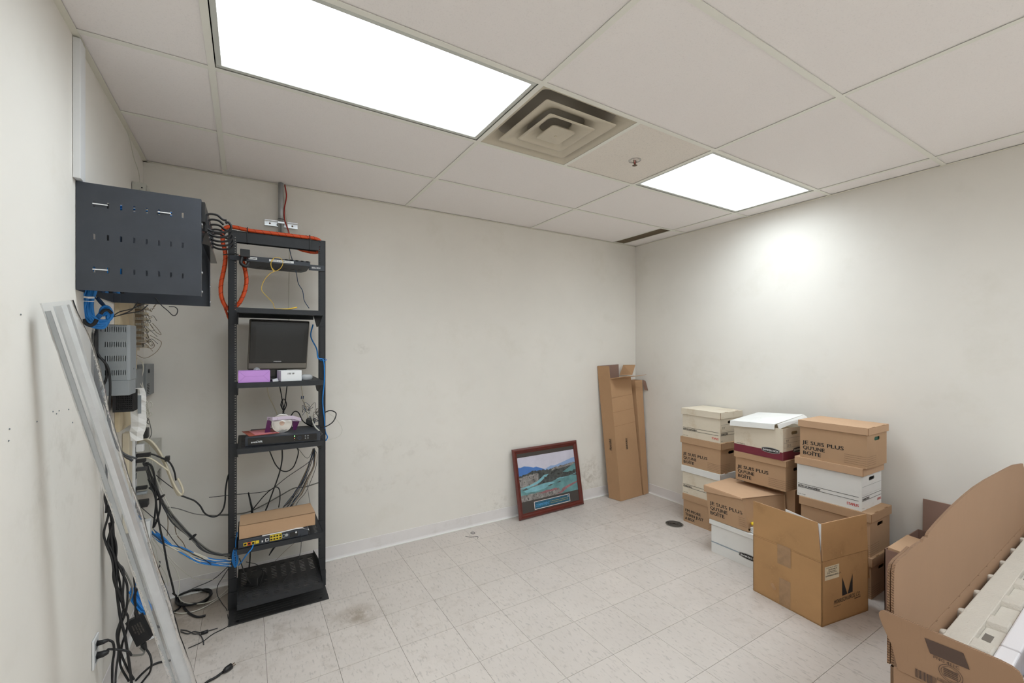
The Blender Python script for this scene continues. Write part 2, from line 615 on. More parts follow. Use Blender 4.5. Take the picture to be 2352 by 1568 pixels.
# ================================================================== THE ROOM
flo = MB().box(-.1, RX + .1, RY - .1, .1, -.06, -.003).build('floor', 'mastic', kind='structure')
tile_me = None
T = .3048
x_edges = [.018 + T * k for k in range(-1, 16)]
y_edges = [-1.168 + T * k for k in range(-10, 6)]
for i in range(len(x_edges) - 1):
    for j in range(len(y_edges) - 1):
        a0, a1 = max(x_edges[i], 0), min(x_edges[i + 1], RX)
        b0, b1 = max(y_edges[j], RY), min(y_edges[j + 1], 0)
        if a1 - a0 < .005 or b1 - b0 < .005: continue
        g = .0008
        if b1 < -3.3 and not (i % 1): pass
        full = a1 - a0 > T - .001 and b1 - b0 > T - .001
        if full and tile_me:
            o = bpy.data.objects.new('tile', tile_me)
            COL.objects.link(o); o.parent = flo
            o.location = Vector(((a0 + a1) / 2, (b0 + b1) / 2, -.0015)) - ORG[flo.name]
        else:
            o = boxm(a0 + g, a1 - g, b0 + g, b1 - g, -.003, 0).build('tile', 'vct', flo)
            if full: tile_me = o.data

MB().box(0, RX, RY, y_edges[0] - .001, -.003, 0).build('tile_field', 'vct', flo, kind='stuff')

for nm, b in (('wall_back', (-.12, RX + .12, 0, .12)), ('wall_left', (-.12, 0, RY, 0)), ('wall_right', (RX, RX + .12, RY, 0)),
              ('wall_front', (-.12, RX + .12, RY - .12, RY))):
    boxm(b[0], b[1], b[2], b[3], -.06, 3.0).build(nm, 'wall_paint', kind='structure')


def baseboard(nm, a, b, nrm):
    """vinyl cove base between floor points a and b, standing off along nrm"""
    a, b, n = Vector(a), Vector(b), Vector(nrm)
    prof = [(0, 0), (.016, 0), (.016, .002), (.006, .012), (.0035, .02), (.003, .1), (0, .1015)]
    mb = MB()
    mb.loops([[a + n * d + Vector((0, 0, z)) for d, z in prof], [b + n * d + Vector((0, 0, z)) for d, z in prof]], 0, True, True)
    o = mb.build(nm, 'vinyl_base', kind='structure')
    MB().loops([[a + n * d + Vector((0, 0, z)) for d, z in ((.0145, .001), (.0195, .001), (.0185, .006), (.0125, .0085))],
                [b + n * d + Vector((0, 0, z)) for d, z in ((.0145, .001), (.0195, .001), (.0185, .006), (.0125, .0085))]],
               0, True, True).build('caulk_bead', 'caulk', o)
    return o


baseboard('baseboard_back', (0, 0, 0), (RX, 0, 0), (0, -1, 0))
baseboard('baseboard_right', (RX, 0, 0), (RX, RY, 0), (-1, 0, 0))
baseboard('baseboard_left', (0, RY, 0), (0, 0, 0), (1, 0, 0))

# ceiling: dark plenum deck, lay-in boards, tees, wall angle
cei = boxm(-.1, RX + .1, RY - .1, .1, 2.95, 3.0).build('ceiling', 'plenum', kind='structure')
XE = [0, .4214, 1.6406, 2.8598, 4.079, RX]
YE = [0] + [-.6505 - .6096 * k for k in range(9)] + [RY]
special = {(1, 2), (3, 2), (2, 2), (3, 0), (1, 6), (3, 6), (1, 8), (3, 8)}
TB = RZ + .0045
for i in range(5):
    for j in range(len(YE) - 1):
        if (i, j) in special: continue
        boxm(XE[i] + .006, XE[i + 1] - .006, YE[j + 1] + .006, YE[j] - .006, TB, TB + .016).build('ceiling_panel', 'ceiling_board', cei)
boxm(2.2502 + .006, XE[3] - .006, YE[3] + .006, YE[2] - .006, TB, TB + .016).build('ceiling_panel', 'ceiling_board_coarse', cei)
boxm(XE[3] + .006, 3.925, YE[1] + .006, -.006, TB, TB + .016).build('ceiling_panel', 'ceiling_board', cei)
HW = .0125


def tee(x0, x1, y0, y1, nm):
    mb = MB().box(x0, x1, y0, y1, RZ, RZ + .0022)
    if abs(x1 - x0) > abs(y1 - y0):
        c = (y0 + y1) / 2; mb.box(x0, x1, c - .001, c + .001, RZ + .0022, RZ + .036)
    else:
        c = (x0 + x1) / 2; mb.box(c - .001, c + .001, y0, y1, RZ + .0022, RZ + .036)
    return mb.build(nm, 'tee_paint', cei)


for x in XE[1:-1]:
    tee(x - HW, x + HW, RY, -.001, 'main_tee')
for j, y in enumerate(YE[1:-1]):
    for i in range(5):
        tee(max(XE[i] + HW, .002), min(XE[i + 1] - HW, RX - .002), y - HW, y + HW, 'cross_tee')
tee(2.2502 - HW, 2.2502 + HW, YE[3] + HW, YE[2] - HW, 'cross_tee')
for n_, (a, b, nrm) in enumerate((((0, 0), (RX, 0), (0, -1)), ((RX, 0), (RX, RY), (-1, 0)), ((0, RY), (0, 0), (1, 0)))):
    a = Vector((a[0], a[1], 0)); b = Vector((b[0], b[1], 0)); nv = Vector((nrm[0], nrm[1], 0))
    mb = MB()
    pr = [(0, RZ - .001), (.022, RZ - .001), (.022, RZ + .0008), (.0015, RZ + .0008), (.0015, RZ + .02), (0, RZ + .02)]
    mb.loops([[a + nv * d + Vector((0, 0, z)) for d, z in pr], [b + nv * d + Vector((0, 0, z)) for d, z in pr]], 0, True, True)
    mb.build('trim_%d' % (n_ + 1), 'angle_paint', kind='structure')


# ------------------------------------------------------------------ things in the ceiling
def troffer(x0, x1, y0, y1, label):
    t = thing('ceiling_light', ((x0 + x1) / 2, (y0 + y1) / 2, RZ), label, 'light', 'fluorescent troffers in the ceiling grid')
    a0, a1, b0, b1 = x0 + .016, x1 - .016, y0 + .016, y1 - .016
    z0, z1 = RZ + .003, RZ + .016
    fw = .02
    mb = MB()
    mb.box(a0, a1, b0, b0 + fw, z0, z1).box(a0, a1, b1 - fw, b1, z0, z1)
    mb.box(a0, a0 + fw, b0 + fw, b1 - fw, z0, z1).box(a1 - fw, a1, b0 + fw, b1 - fw, z0, z1)
    mb.build('frame', 'troffer_white', t, bevel=.002)
    mb = MB().box(a0, a1, b0, b1, z1 + .09, z1 + .095)
    mb.box(a0, a0 + .002, b0, b1, z1, z1 + .09).box(a1 - .002, a1, b0, b1, z1, z1 + .09)
    mb.box(a0, a1, b0, b0 + .002, z1, z1 + .09).box(a0, a1, b1 - .002, b1, z1, z1 + .09)
    mb.build('housing', 'troffer_white', t)
    mb = MB().box(a0 + fw - .001, a1 - fw + .001, b0 + fw - .001, b1 - fw + .001, z0 + .005, z0 + .008)
    mb.build('lens', 'lens', t)


troffer(XE[1], XE[2], YE[3], YE[2], 'long glowing ceiling light near the left wall, beside the square air diffuser')
troffer(XE[3], XE[4], YE[3], YE[2], 'glowing ceiling light beside the sprinkler head, close to the right wall')
for i_, j_ in ((1, 6), (3, 6), (1, 8), (3, 8)):  # unseen troffers added as fill for faces turned to the camera
    troffer(XE[i_], XE[i_ + 1], YE[j_ + 1], YE[j_], 'added ceiling fill light in the unseen half of the room away from the equipment rack')

# square cone diffuser
dx, dy = (1.6406 + 2.2502) / 2, (YE[3] + YE[2]) / 2
t = thing('air_diffuser', (dx, dy, RZ), 'cream square cone air diffuser with dust streaks set in the ceiling grid', 'air vent')
mb = MB()
mb.loops([rsq(dx, dy, RZ + .003, .588, .004), rsq(dx, dy, RZ + .004, .562, .01), rsq(dx, dy, RZ + .016, .53, .03),
          rsq(dx, dy, RZ + .04, .50, .06), rsq(dx, dy, RZ + .056, .485, .08)])
mb.build('frame', 'diffuser_cream', t, smooth=True)
mb = MB().loops([rsq(dx, dy, RZ + .056, .485, .08), rsq(dx, dy, RZ + .085, .45, .14), rsq(dx, dy, RZ + .15, .42, .2)], 0, False, True)
mb.build('duct_collar', 'collar', t, smooth=True)


def cone(s0, s1, z, h, nm, closed=False):
    mb = MB()
    r = [rsq(dx, dy, z + .004, s0, .012), rsq(dx, dy, z, s0 - .004, .012), rsq(dx, dy, z + .002, s0 - .03, .014),
         rsq(dx, dy, z + h * .35, (s0 + s1) / 2, .03), rsq(dx, dy, z + h, s1, .05)]
    mb.loops(r, 0, False, closed)
    mb.loops([r[0], rsq(dx, dy, z + h + .006, s1, .05)])
    return mb.build(nm, 'diffuser_cream', t, smooth=True)


cone(.445, .245, RZ - .004, .046, 'outer_cone')
cone(.295, .15, RZ - .012, .046, 'middle_cone')
mb = MB()
mb.loops([rsq(dx, dy, RZ + .01, .1, .03), rsq(dx, dy, RZ - .012, .15, .012), rsq(dx, dy, RZ - .017, .148, .012),
          rsq(dx, dy, RZ - .021, .04, .012)], 0, True, True)
o = mb.build('centre_plate', 'diffuser_cream', t, smooth=False)
MB().lathe([(0, -.001), (.009, -.001), (.009, .002)], (dx, dy, RZ - .0215), n=14).build('plug', 'ivory_plastic', o)

# return slot with brown lattice
t = thing('ceiling_grille', (4.0, -.345, RZ), 'narrow brown lattice return grille in the ceiling corner above the leaning cartons', 'air vent')
MB().box(3.927, 4.066, -.645, -.03, RZ + .03, RZ + .034).build('backing', 'plenum', t)
mb = MB()
for k in range(13):
    x = 3.931 + k * .0112
    mb.box(x - .0012, x + .0012, -.64, -.035, RZ + .004, RZ + .014)
for k in range(54):
    y = -.638 + k * .0112
    mb.box(3.93, 4.066, y - .0012, y + .0012, RZ + .004, RZ + .014)
mb.build('lattice', 'grille_brown', t, kind='stuff')
mb = MB().box(3.922, 3.93, -.65, -.026, RZ + .001, RZ + .01).box(3.922, 4.067, -.034, -.022, RZ + .001, RZ + .01)
mb.build('frame', 'tee_paint', t)

# sprinkler
sp = Vector((2.572, -1.539, RZ + .0045))
t = thing('sprinkler_head', sp, 'recessed metal sprinkler head in the ceiling panel beside the air diffuser', 'sprinkler')
MB().lathe([(.018, .012), (.019, .001), (.03, -.001), (.036, -.003), (.037, 0), (.03, .003)], sp, n=28).build('escutcheon', 'chrome', t, smooth=True)
MB().lathe([(.019, .0005), (.0, .0006)], sp, n=20).build('cup', 'void', t)
mb = MB().tube([sp + Vector((.009, 0, 0)), sp + Vector((.011, 0, -.014)), sp + Vector((.002, 0, -.028))], .0025)
mb.tube([sp + Vector((-.009, 0, 0)), sp + Vector((-.011, 0, -.014)), sp + Vector((-.002, 0, -.028))], .0025)
mb.build('yoke', 'brass_dark', t, smooth=True)
MB().tube([sp, sp + Vector((0, 0, -.026))], .0022).build('bulb', 'ink_red', t, smooth=True)
mb = MB()
ring = []
for k in range(40):
    a = 2 * math.pi * k / 40; r = .0155 if k % 4 < 2 else .0115
    ring.append(sp + Vector((math.cos(a) * r, math.sin(a) * r, -.031)))
mb.sheet(ring, (0, 0, -1), .0015)
mb.build('deflector', 'brass_dark', t)

# ================================================================== CARTONS AND FILE BOXES
INKS = ['ink', 'ink_soft', 'ink_red', 'burgundy', 'stripe_blue', 'logo_white', 'ink_grey']


def lens_shape(cx_, cy_, w_, h_, n=9):
    pts = []
    for k in range(n):
        a = -1 + 2 * k / (n - 1)
        pts.append((cx_ + a * w_ / 2, cy_ - h_ / 2 * (1 - .45 * a * a)))
    for k in range(n):
        a = 1 - 2 * k / (n - 1)
        pts.append((cx_ + a * w_ / 2, cy_ + h_ / 2 * (1 - .45 * a * a)))
    return pts


def bankers_logo(mb, O, R, U, cx_, cy_, w_, h_):
    poly_on(mb, O, R, U, lens_shape(cx_, cy_, w_, h_), 6, .0014)
    poly_on(mb, O, R, U, lens_shape(cx_, cy_, w_ * .965, h_ * .9), 5, .0016)
    poly_on(mb, O, R, U, lens_shape(cx_, cy_, w_ * .945, h_ * .84), 0, .0018)
    O2 = Vector(O) + Vector(R).normalized() * (cx_ - w_ * .42) + Vector(U).normalized() * (cy_ - h_ * .17)
    text_mb(mb, 'BANKERS BOX', O2, R, U, h_ * .46, 5, .02, w_ * .84, .0021)


def print_brown(mb, fr, sd, L, W, words):
    O, R, U = fr
    for k, s in enumerate(words):
        text_mb(mb, s, Vector(O) + R * .018 + U * (.094 - .036 * k), R, U, .0345, 0, .024, TW[s] * L / .374)
    for k in range(5):
        z = .018 + k * .0135
        bar_on(mb, O, R, U, L * .68, L, z, z + .0013, 1)
        bar_on(mb, *sd, 0, W * .44, z, z + .0013, 1)


TW = {'JE SUIS PLUS': .238, 'QU\u2019UNE': .128, 'BO\u00ceTE': .104, 'I\u2019M MORE': .158, 'THAN JUST': .186, 'A BOX': .098}


def print_white(mb, fr, sd, L, W, main, small=True):
    O, R, U = fr
    for z in (.084, .060):
        bar_on(mb, O, R, U, .006, L * .96, z, z + .0026, 0)
        bar_on(mb, *sd, .008, W * .98, z, z + .0026, 0)
    text_mb(mb, main, Vector(O) + R * .008 + U * .0645, R, U, .0185, 0, .03, .135 if len(main) > 12 else .085)
    text_mb(mb, 'STORAGE BOX', Vector(sd[0]) + sd[1] * .012 + sd[2] * .0645, sd[1], sd[2], .019, 0, .03, .1)
    text_mb(mb, 'Letter / Legal', Vector(O) + R * .008 + U * .012, R, U, .0085, 0, .01)
    text_mb(mb, 'No. 10', Vector(sd[0]) + sd[1] * .012 + sd[2] * .012, sd[1], sd[2], .0085, 0, .01)
    text_mb(mb, 'STAPLES', Vector(O) + R * (L * .79) + U * .024, R, U, .024, 2, .02, L * .17)
    text_mb(mb, 'STAPLES', Vector(sd[0]) + sd[1] * (W * .78) + sd[2] * .03, sd[1], sd[2], .022, 2, .02, W * .19)
    bar_on(mb, *sd, .008, W * .98, .098, .0985, 0)
    bar_on(mb, *sd, .008, W * .98, .15, .1512, 0)


def file_box(label, xf, y0, y1, z, H, body, lid, prints=None, W=.305, lid_h=.055, yaw=0.0, hole=True, group=None,
             cat='box', over=.009, with_lid=True, shade_side=None):
    """lidded file carton: its long side faces -x, its hand-hole end faces -y"""
    L = abs(y1 - y0)
    cx_, cy_ = xf + W / 2, (y0 + y1) / 2
    M = Matrix.Translation((cx_, cy_, z)) @ Matrix.Rotation(yaw, 4, 'Z')
    t = thing('file_box', (cx_, cy_, z), label, cat, group)
    a, b = W / 2, L / 2
    th = .004
    hb = H - .004
    mb = MB()
    mb.box(-a, -a + th, -b + th, b, 0, hb)
    mb.box(a - th, a, -b + th, b, 0, hb)
    mb.box(-a + th, a - th, b - th, b, 0, hb)
    mb.box(-a + th, a - th, -b + th, b - th, .001, .005)
    fr = (Vector((-a, b, 0)), Vector((0, -1, 0)), Vector((0, 0, 1)))
    sd = (Vector((-a, -b, 0)), Vector((1, 0, 0)), Vector((0, 0, 1)))
    hz = H - lid_h - .034
    holes = [(W / 2 - .043, W / 2 + .043, hz - .011, hz + .013)] if hole else []
    if hole:
        # rounded slot: three stepped bands
        holes = []
        ss = [(W / 2 - .043, W / 2 - .036, hz - .007, hz + .009), (W / 2 - .036, W / 2 + .036, hz - .011, hz + .013),
              (W / 2 + .036, W / 2 + .043, hz - .007, hz + .009)]
        holes = ss
    slotted_wall(mb, sd[0], sd[1], sd[2], W, hb, holes, th)
    mb.xf(M).build('body', body, t)
    if prints:
        mb = MB(); prints(mb, fr, sd, L, W)
        fA, fB = MB(), MB()
        for f_, m_ in zip(mb.f, mb.m):
            tgt = fA if all(abs(mb.v[i].x + a) < .004 for i in f_) else fB
            tgt.add([mb.v[i] for i in f_], [list(range(len(f_)))], m_)
        for k_ in (fA, fB):
            if k_.v: k_.xf(M).build('printing', INKS, t)
    if with_lid:
        A, B = a + over, b + over
        mb = MB()
        mb.box(-A, A, -B, B, H - .004, H)
        mb.box(-A, -A + th, -B, B, H - lid_h, H - .004).box(A - th, A, -B, B, H - lid_h, H - .004)
        mb.box(-A + th, A - th, -B, -B + th, H - lid_h, H - .004).box(-A + th, A - th, B - th, B, H - lid_h, H - .004)
        lo = mb.xf(M).build('lid', lid, t, bevel=.0015)
        for q in (-.5, .5):
            MB().box(q * a - .022, q * a + .022, -B - .0004, -B + .006, H - .001, H + .0005).xf(M).build('tuck_slot', 'kraft_crease', lo)
        MB().box(-A - .0004, -A + .004, -B - .0006, -B + .0012, H - lid_h, H - .002).xf(M).build('corner_seam', 'kraft_crease', lo)
    return t


FR = ("JE SUIS PLUS", "QU\u2019UNE", "BO\u00ceTE")
EN = ("I\u2019M MORE", "THAN JUST", "A BOX")
pb_fr = lambda mb, f, s, L, W: print_brown(mb, f, s, L, W, FR)
pb_en = lambda mb, f, s, L, W: print_brown(mb, f, s, L, W, EN)
pw_fr = lambda mb, f, s, L, W: print_white(mb, f, s, L, W, 'BO\u00ceTE DE RANGEMENT')
pw_en = lambda mb, f, s, L, W: print_white(mb, f, s, L, W, 'STORAGE BOX')


def pw_aged(mb, f, s, L, W):
    print_white(mb, f, s, L, W, 'BO\u00ceTE DE RANGEMENT')
    text_mb(mb, 'F/Y', Vector(s[0]) + s[1] * .03 + s[2] * .115, s[1], s[2], .03, 6, 0)


GA = 'stacked file boxes along the right wall'
# stack nearest the corner
file_box("brown file box lettered I'M MORE at the bottom of the stack beside the floor drain", 3.95, -.866, -1.225, 0, .253, 'kraft_box', 'kraft_box', pb_en, group=GA, over=.007)
file_box('off-white file box with STORAGE BOX stripe and white lid, second up beside the drain', 3.95, -.857, -1.215, .2535, .2525, 'aged_board', 'white_board', pw_en, group=GA)
file_box('brown JE SUIS PLUS file box directly under the stained white box of the corner stack', 3.95, -.848, -1.22, .507, .258, 'kraft_box', 'kraft_box', pb_fr, group=GA)
file_box('water-stained cream file box with red lettering on top of the corner stack', 3.95, -.857, -1.216, .766, .257, 'aged_board', 'aged_board', pw_aged, group=GA)
# middle stack
file_box('plain brown file box on the floor under the middle stack, mostly hidden', 3.975, -1.4, -1.775, 0, .265, 'kraft_box', 'kraft_box', pb_en, group=GA, with_lid=True)
file_box('brown file box with a hand hole, second up in the middle stack', 3.975, -1.4, -1.775, .266, .264, 'kraft_box', 'kraft_box', pb_fr, group=GA, lid_h=.018, over=.004)
file_box('brown JE SUIS PLUS file box under the burgundy-striped box of the middle stack', 3.87, -1.396, -1.762, .531, .222, 'kraft_box', 'kraft_box', pb_fr, group=GA, lid_h=.045)


def pr_burg(mb, f, s, L, W):
    O, R, U = f
    bar_on(mb, O, R, U, 0, L, 0, .058, 3, .0008)
    bar_on(mb, *s, 0, W, 0, .062, 3, .0008)
    bankers_logo(mb, O, R, U, L * .765, .058, .128, .042)
    bankers_logo(mb, *s, W * .66, .062, .14, .042)
    text_mb(mb, 'smartForce.ca', Vector(O) + R * .02 + U * .064, R, U, .012, 0, .01)
    S, SR, SU = s
    for z0, z1 in ((.088, .122), (.122, .156)):
        bar_on(mb, S, SR, SU, .012, W - .02, z0, z0 + .0012, 6)
        bar_on(mb, S, SR, SU, .012, W - .02, z1, z1 + .0012, 6)
    bar_on(mb, S, SR, SU, .012, .0132, .088, .156, 6)
    text_mb(mb, 'F/Y', S + SR * .04 + SU * .128, SR, SU, .026, 6)
    text_mb(mb, '2015', S + SR * .05 + SU * .094, SR, SU, .026, 6)


tb = file_box('white and burgundy file box with its lid askew on the middle stack', 3.86, -1.392, -1.758, .754, .232, 'aged_board', 'white_board', pr_burg, group=GA, with_lid=False, yaw=math.radians(-2), lid_h=.01)
mb = MB()
# the lid sits skewed, its near end lifted
q = [at(1676, 962, x=3.835), at(1779, 966, x=3.835), at(1851, 946, x=4.06), at(1745, 953, x=4.17)]
q[0].z = .988; q[1].z = 1.03
q = [Vector((3.838, -1.372, .988)), Vector((3.846, -1.70, 1.006)), Vector((4.05, -1.80, 1.075)), Vector((4.19, -1.40, 1.03))]
nrm = (q[1] - q[0]).cross(q[3] - q[0]).normalized()
if nrm.z < 0: nrm = -nrm
mb.sheet(q, nrm, .004)
mb.sheet([q[0], q[1], q[1] - Vector((.004, 0, .034)), q[0] - Vector((.004, 0, .036))], (-1, 0, 0), .003)
mb.sheet([q[1] + Vector((.012, -.012, .004)), q[2], q[2] - Vector((-.006, .018, .016)), q[1] + Vector((.012, -.022, -.03))], (0, -1, 0), .003)
mb.build('lid', 'white_board', tb)
tag(boxm(3.9, 4.1, -1.74, -1.42, .77, .965).build('paper_bundle', 'tan_board'), 'bundle of brown file folders inside the burgundy-striped box', 'paper')
# stack next to the tall open carton
file_box('brown file box standing on the floor at the bottom of the stack under STAPLES box', 3.88, -1.855, -2.25, 0, .258, 'kraft_box', 'kraft_box', pb_fr, group=GA)
file_box("brown I'M MORE file box just under the clean white box", 3.878, -1.858, -2.245, .259, .272, 'kraft_box', 'kraft_box', pb_en, group=GA)
file_box('clean white file box with black stripes, red STAPLES and a brown lid', 3.878, -1.833, -2.202, .532, .272, 'white_board', 'kraft_pink', pw_fr, group=GA, over=.011, lid_h=.05)
tc = file_box('brown JE SUIS PLUS file box on top of the stack with the clean white box', 3.878, -1.852, -2.23, .805, .258, 'kraft_box', 'kraft_pink', pb_fr, group=GA, lid_h=.046)
tag(boxm(3.9, 4.16, -2.222, -2.21, .83, 1.03).build('file_folder', 'green_file'), 'green folder showing through the hand hole of the top brown box', 'folder')


# front pair: white box on the floor carrying a crushed brown one
def pr_blue(mb, f, s, L, W):
    O, R, U = f
    bar_on(mb, O, R, U, 0, L * .56, .074, .0765, 4)
    bar_on(mb, O, R, U, 0, L * .56, .079, .0815, 4)
    bankers_logo(mb, O, R, U, L * .76, .072, .15, .04)


file_box('scuffed white file box with a thin blue stripe standing on the floor', 3.622, -1.352, -1.735, 0, .247, 'white_board', 'white_board', pr_blue, group=GA, lid_h=.034, over=.011)
t = thing('file_box', (3.78, -1.5, .248), 'crushed brown JE SUIS PLUS file box resting on the blue-striped white box', 'box', GA)
zb, zt = .2485, .492
pts = [(3.617, -1.335, zb), (3.617, -1.64, zb + .003), (3.95, -1.735, zb), (3.95, -1.335, zb)]
top = [(3.612, -1.312, zt), (3.612, -1.6, zt - .016), (3.958, -1.715, zt - .01), (3.955, -1.305, zt)]
mb = MB()
P_ = [Vector(p) for p in pts]; Q_ = [Vector(p) for p in top]
for i, n_ in ((0, (1, 0, 0)), (2, (-1, 0, 0)), (3, (0, -1, 0))):
    j = (i + 1) % 4
    mb.sheet([P_[i], P_[j], Q_[j], Q_[i]], n_, .004)
mb.sheet([P_[1] + Vector((.004, .012, .018)), P_[2] + Vector((0, .012, .018)), Q_[2] + Vector((0, .002, 0)), Q_[1] + Vector((.004, .002, 0))], (0, 1, 0), .004)
mb.sheet(P_, (0, 0, 1), .003)
mb.build('body', 'kraft_box', t)
R_, U_ = (P_[1] - P_[0]).normalized(), Vector((0, .06, 1)).normalized()
mb = MB()
for k, s in enumerate(FR):
    text_mb(mb, s, P_[0] + R_ * .016 + Vector((-.0005, .003, .112 - .037 * k)), R_, Vector((-.015, .08, 1)), .0365, 0, .024, TW[s] * 1.06, eps=.002)
for k in range(5):
    z = .03 + k * .0145
    bar_on(mb, P_[0] + Vector((-.0005, .003, 0)), R_, Vector((-.015, .08, 1)), .243, .297 - k * .002, z, z + .0013, 1, .002)
mb.build('printing', INKS, t)
mb = MB()
lt = [Vector((3.604, -1.302, zt + .004)), Vector((3.604, -1.6, zt - .012)), Vector((3.964, -1.72, zt - .006)), Vector((3.962, -1.298, zt + .004))]
mb.sheet(lt, (0, 0, 1), .004)
mb.sheet([lt[0], lt[1], lt[1] - Vector((0, 0, .004)), lt[0] - Vector((0, .004, .046))], (-1, 0, 0), .004)
mb.sheet([lt[3], lt[0], lt[0] - Vector((0, .004, .046)), lt[3] - Vector((0, .004, .05))], (0, 1, 0), .004)
mb.build('lid', 'kraft_pink', t)
mb = MB()
for k in range(5):
    mb.sheet([(3.63, -1.662 - .004 * (k % 2), .2535 + k * .0075), (3.80, -1.71, .2535 + k * .006), (3.80, -1.66, .2535 + k * .006), (3.63, -1.645, .2535 + k * .0075)], (0, 0, 1), .004)
mb.build('paper_wad', 'paper', label='crumpled white papers poking out under the crushed brown box', cat='paper')
yw = at(1726, 1203, x=3.64)
mb = MB().tube(curve([yw, yw + Vector((.03, -.012, .006)), yw + Vector((.08, -.02, -.004))], 4), .011, 8)
mb.build('yellow_wrapper', 'yellow_file', smooth=True, label='small yellow wrapper poking out under the crushed brown box', cat='wrapper')

# ------------------------------------------------------------------ tall open carton with the M emblem
P0, P1, P2 = Vector((3.356, -1.816, 0)), Vector((3.314, -2.219, 0)), Vector((3.725, -2.287, 0))
P3 = P0 + P2 - P1
Z = Vector((0, 0, 1))
t = thing('open_carton', ((P0 + P2) / 2), 'tall open tan carton with a black M emblem and papers inside', 'box')
HB, HF = .364, .577
mb = MB()
cs = [P0, P1, P2, P3]
ctr = (P0 + P2) / 2
for i in range(4):
    a, b = cs[i], cs[(i + 1) % 4]
    n_ = (ctr - (a + b) / 2).normalized()
    mb.sheet([a, b, b + Z * HB, a + Z * HB], n_, .005)
mb.sheet([p + Z * .002 for p in cs], Z, .004)
mb.build('body', 'kraft_old', t)


def flap(a, b, in0, in1, h, nm, lean=0.0, m_='kraft_old'):
    d = (b - a).normalized(); n_ = d.cross(Z)
    a2, b2 = a + d * in0 + Z * (HB + .001), b - d * in1 + Z * (HB + .001)
    n2 = (ctr - (a + b) / 2).normalized()
    return MB().sheet([a2, b2, b2 + Z * h + n_ * lean, a2 + Z * h + n_ * lean], n2, .005, 0, 1).build(nm, [m_, 'kraft'], t)


dM = (P1 - P0).normalized()
MB().sheet([P0 + dM * .001 + Z * (HB + .001), P1 - dM * .006 + Z * (HB + .001), P1 - dM * .024 + Z * HF, P0 + dM * .001 + Z * HF], (P2 - P1).normalized(), .005, 0, 1).build('flap', ['kraft_old', 'kraft'], t)
flap(P1, P2, .008, .002, HF - HB - .005, 'flap', -.008)
# far flaps folded down outside
d = (P3 - P2).normalized()
MB().sheet([P2 + d * .01 + Z * HB, P3 - d * .01 + Z * HB, P3 - d * .01 + Vector((.05, 0, HB - .19)), P2 + d * .01 + Vector((.05, 0, HB - .19))], (1, 0, 0), .005).build('flap', 'kraft_old', t)
R_, U_ = (P2 - P1).normalized(), Z
mb = MB()
poly_on(mb, P1, R_, U_, [(.175, .246), (.175, .139), (.221, .142)], 0)
poly_on(mb, P1, R_, U_, [(.269, .251), (.224, .142), (.269, .144)], 0)
text_mb(mb, 'MORRISON BROS. CO.', P1 + R_ * .1 + U_ * .104 + U_ * 0, (R_ + U_ * .035), U_, .034, 0, 0, .238, shear=.25)
text_mb(mb, 'www.morbros.com', P1 + R_ * .1 + U_ * .089, (R_ + U_ * .03), U_, .009, 0, .01, .062)
text_mb(mb, 'Established 1855', P1 + R_ * .285 + U_ * .098, (R_ + U_ * .03), U_, .011, 0, .012, .056, shear=.2)
mb.build('printing', ['ink'], t)
mb = MB()
bar_on(mb, P1, R_, U_, .022, .147, .254, .331, 0, .0012)
lb = mb.build('shipping_label', 'label_cream', t)
mb = MB()
for k, (s, x, z, sz) in enumerate((('U.S. PAT. AND INTL. PATENTS', .03, .32, .0075), ('100-PPE-240B PC', .05, .307, .011), ('2" 240 BRASS AND G', .045, .297, .008),
                                   ('QTY 40  240 PPE PATS EG', .04, .289, .008), ('MORRISON BROS. CO.', .044, .2735, .012))):
    text_mb(mb, s, P1 + R_ * x + U_ * z, R_, U_, sz, 0, .005, None, .002)
poly_on(mb, P1, R_, U_, [(.029, .285), (.029, .274), (.034, .274)], 0, .002)
poly_on(mb, P1, R_, U_, [(.040, .285), (.035, .274), (.040, .274)], 0, .002)
mb.build('label_print', 'ink', lb)
R2 = (P1 - P0).normalized()
bar_on(MB(), P0, R2, U_, .157, .236, .248, .368, 0, .0016).build('packing_tape', 'tape', t)
bar_on(MB(), P0, R2, U_, .168, .234, .004, .165, 0, .0008).build('packing_tape', 'tape', t)
mb = MB().sheet([P0 + R2 * a + U_ * b for a, b in ((.118, .107), (.132, .11), (.152, .082), (.142, .074), (.12, .09))], -R2.cross(Z) * -1, .006)
mb.build('torn_scrap', 'kraft', t)
mb = MB()
bar_on(mb, P0, R2, U_, .004, .4, .3555, .357, 0, .0011)
bar_on(mb, P1, R_, U_, .004, .41, .3625, .364, 0, .0011)
mb.build('score_line', 'kraft_crease', t)
n2 = R2.cross(Z)           # outward
for k in range(6):
    o0 = P0 - n2 * (.01 + .005 * k)
    zt_ = .583 - .006 * k
    mb = MB().sheet([o0 + R2 * (.19 + .01 * k) + Z * .2, o0 + R2 * .39 + Z * .2, o0 + R2 * (.396 - .004 * k) + Z * (zt_ - .012) + n2 * .002, o0 + R2 * (.2 + .01 * k) + Z * (zt_ + .008) + n2 * .002], -n2, .0012)
    mb.build('paper_sheet', 'paper', label='white paper sheet standing inside the open carton with M emblem', cat='paper', group='papers in the tall open carton')

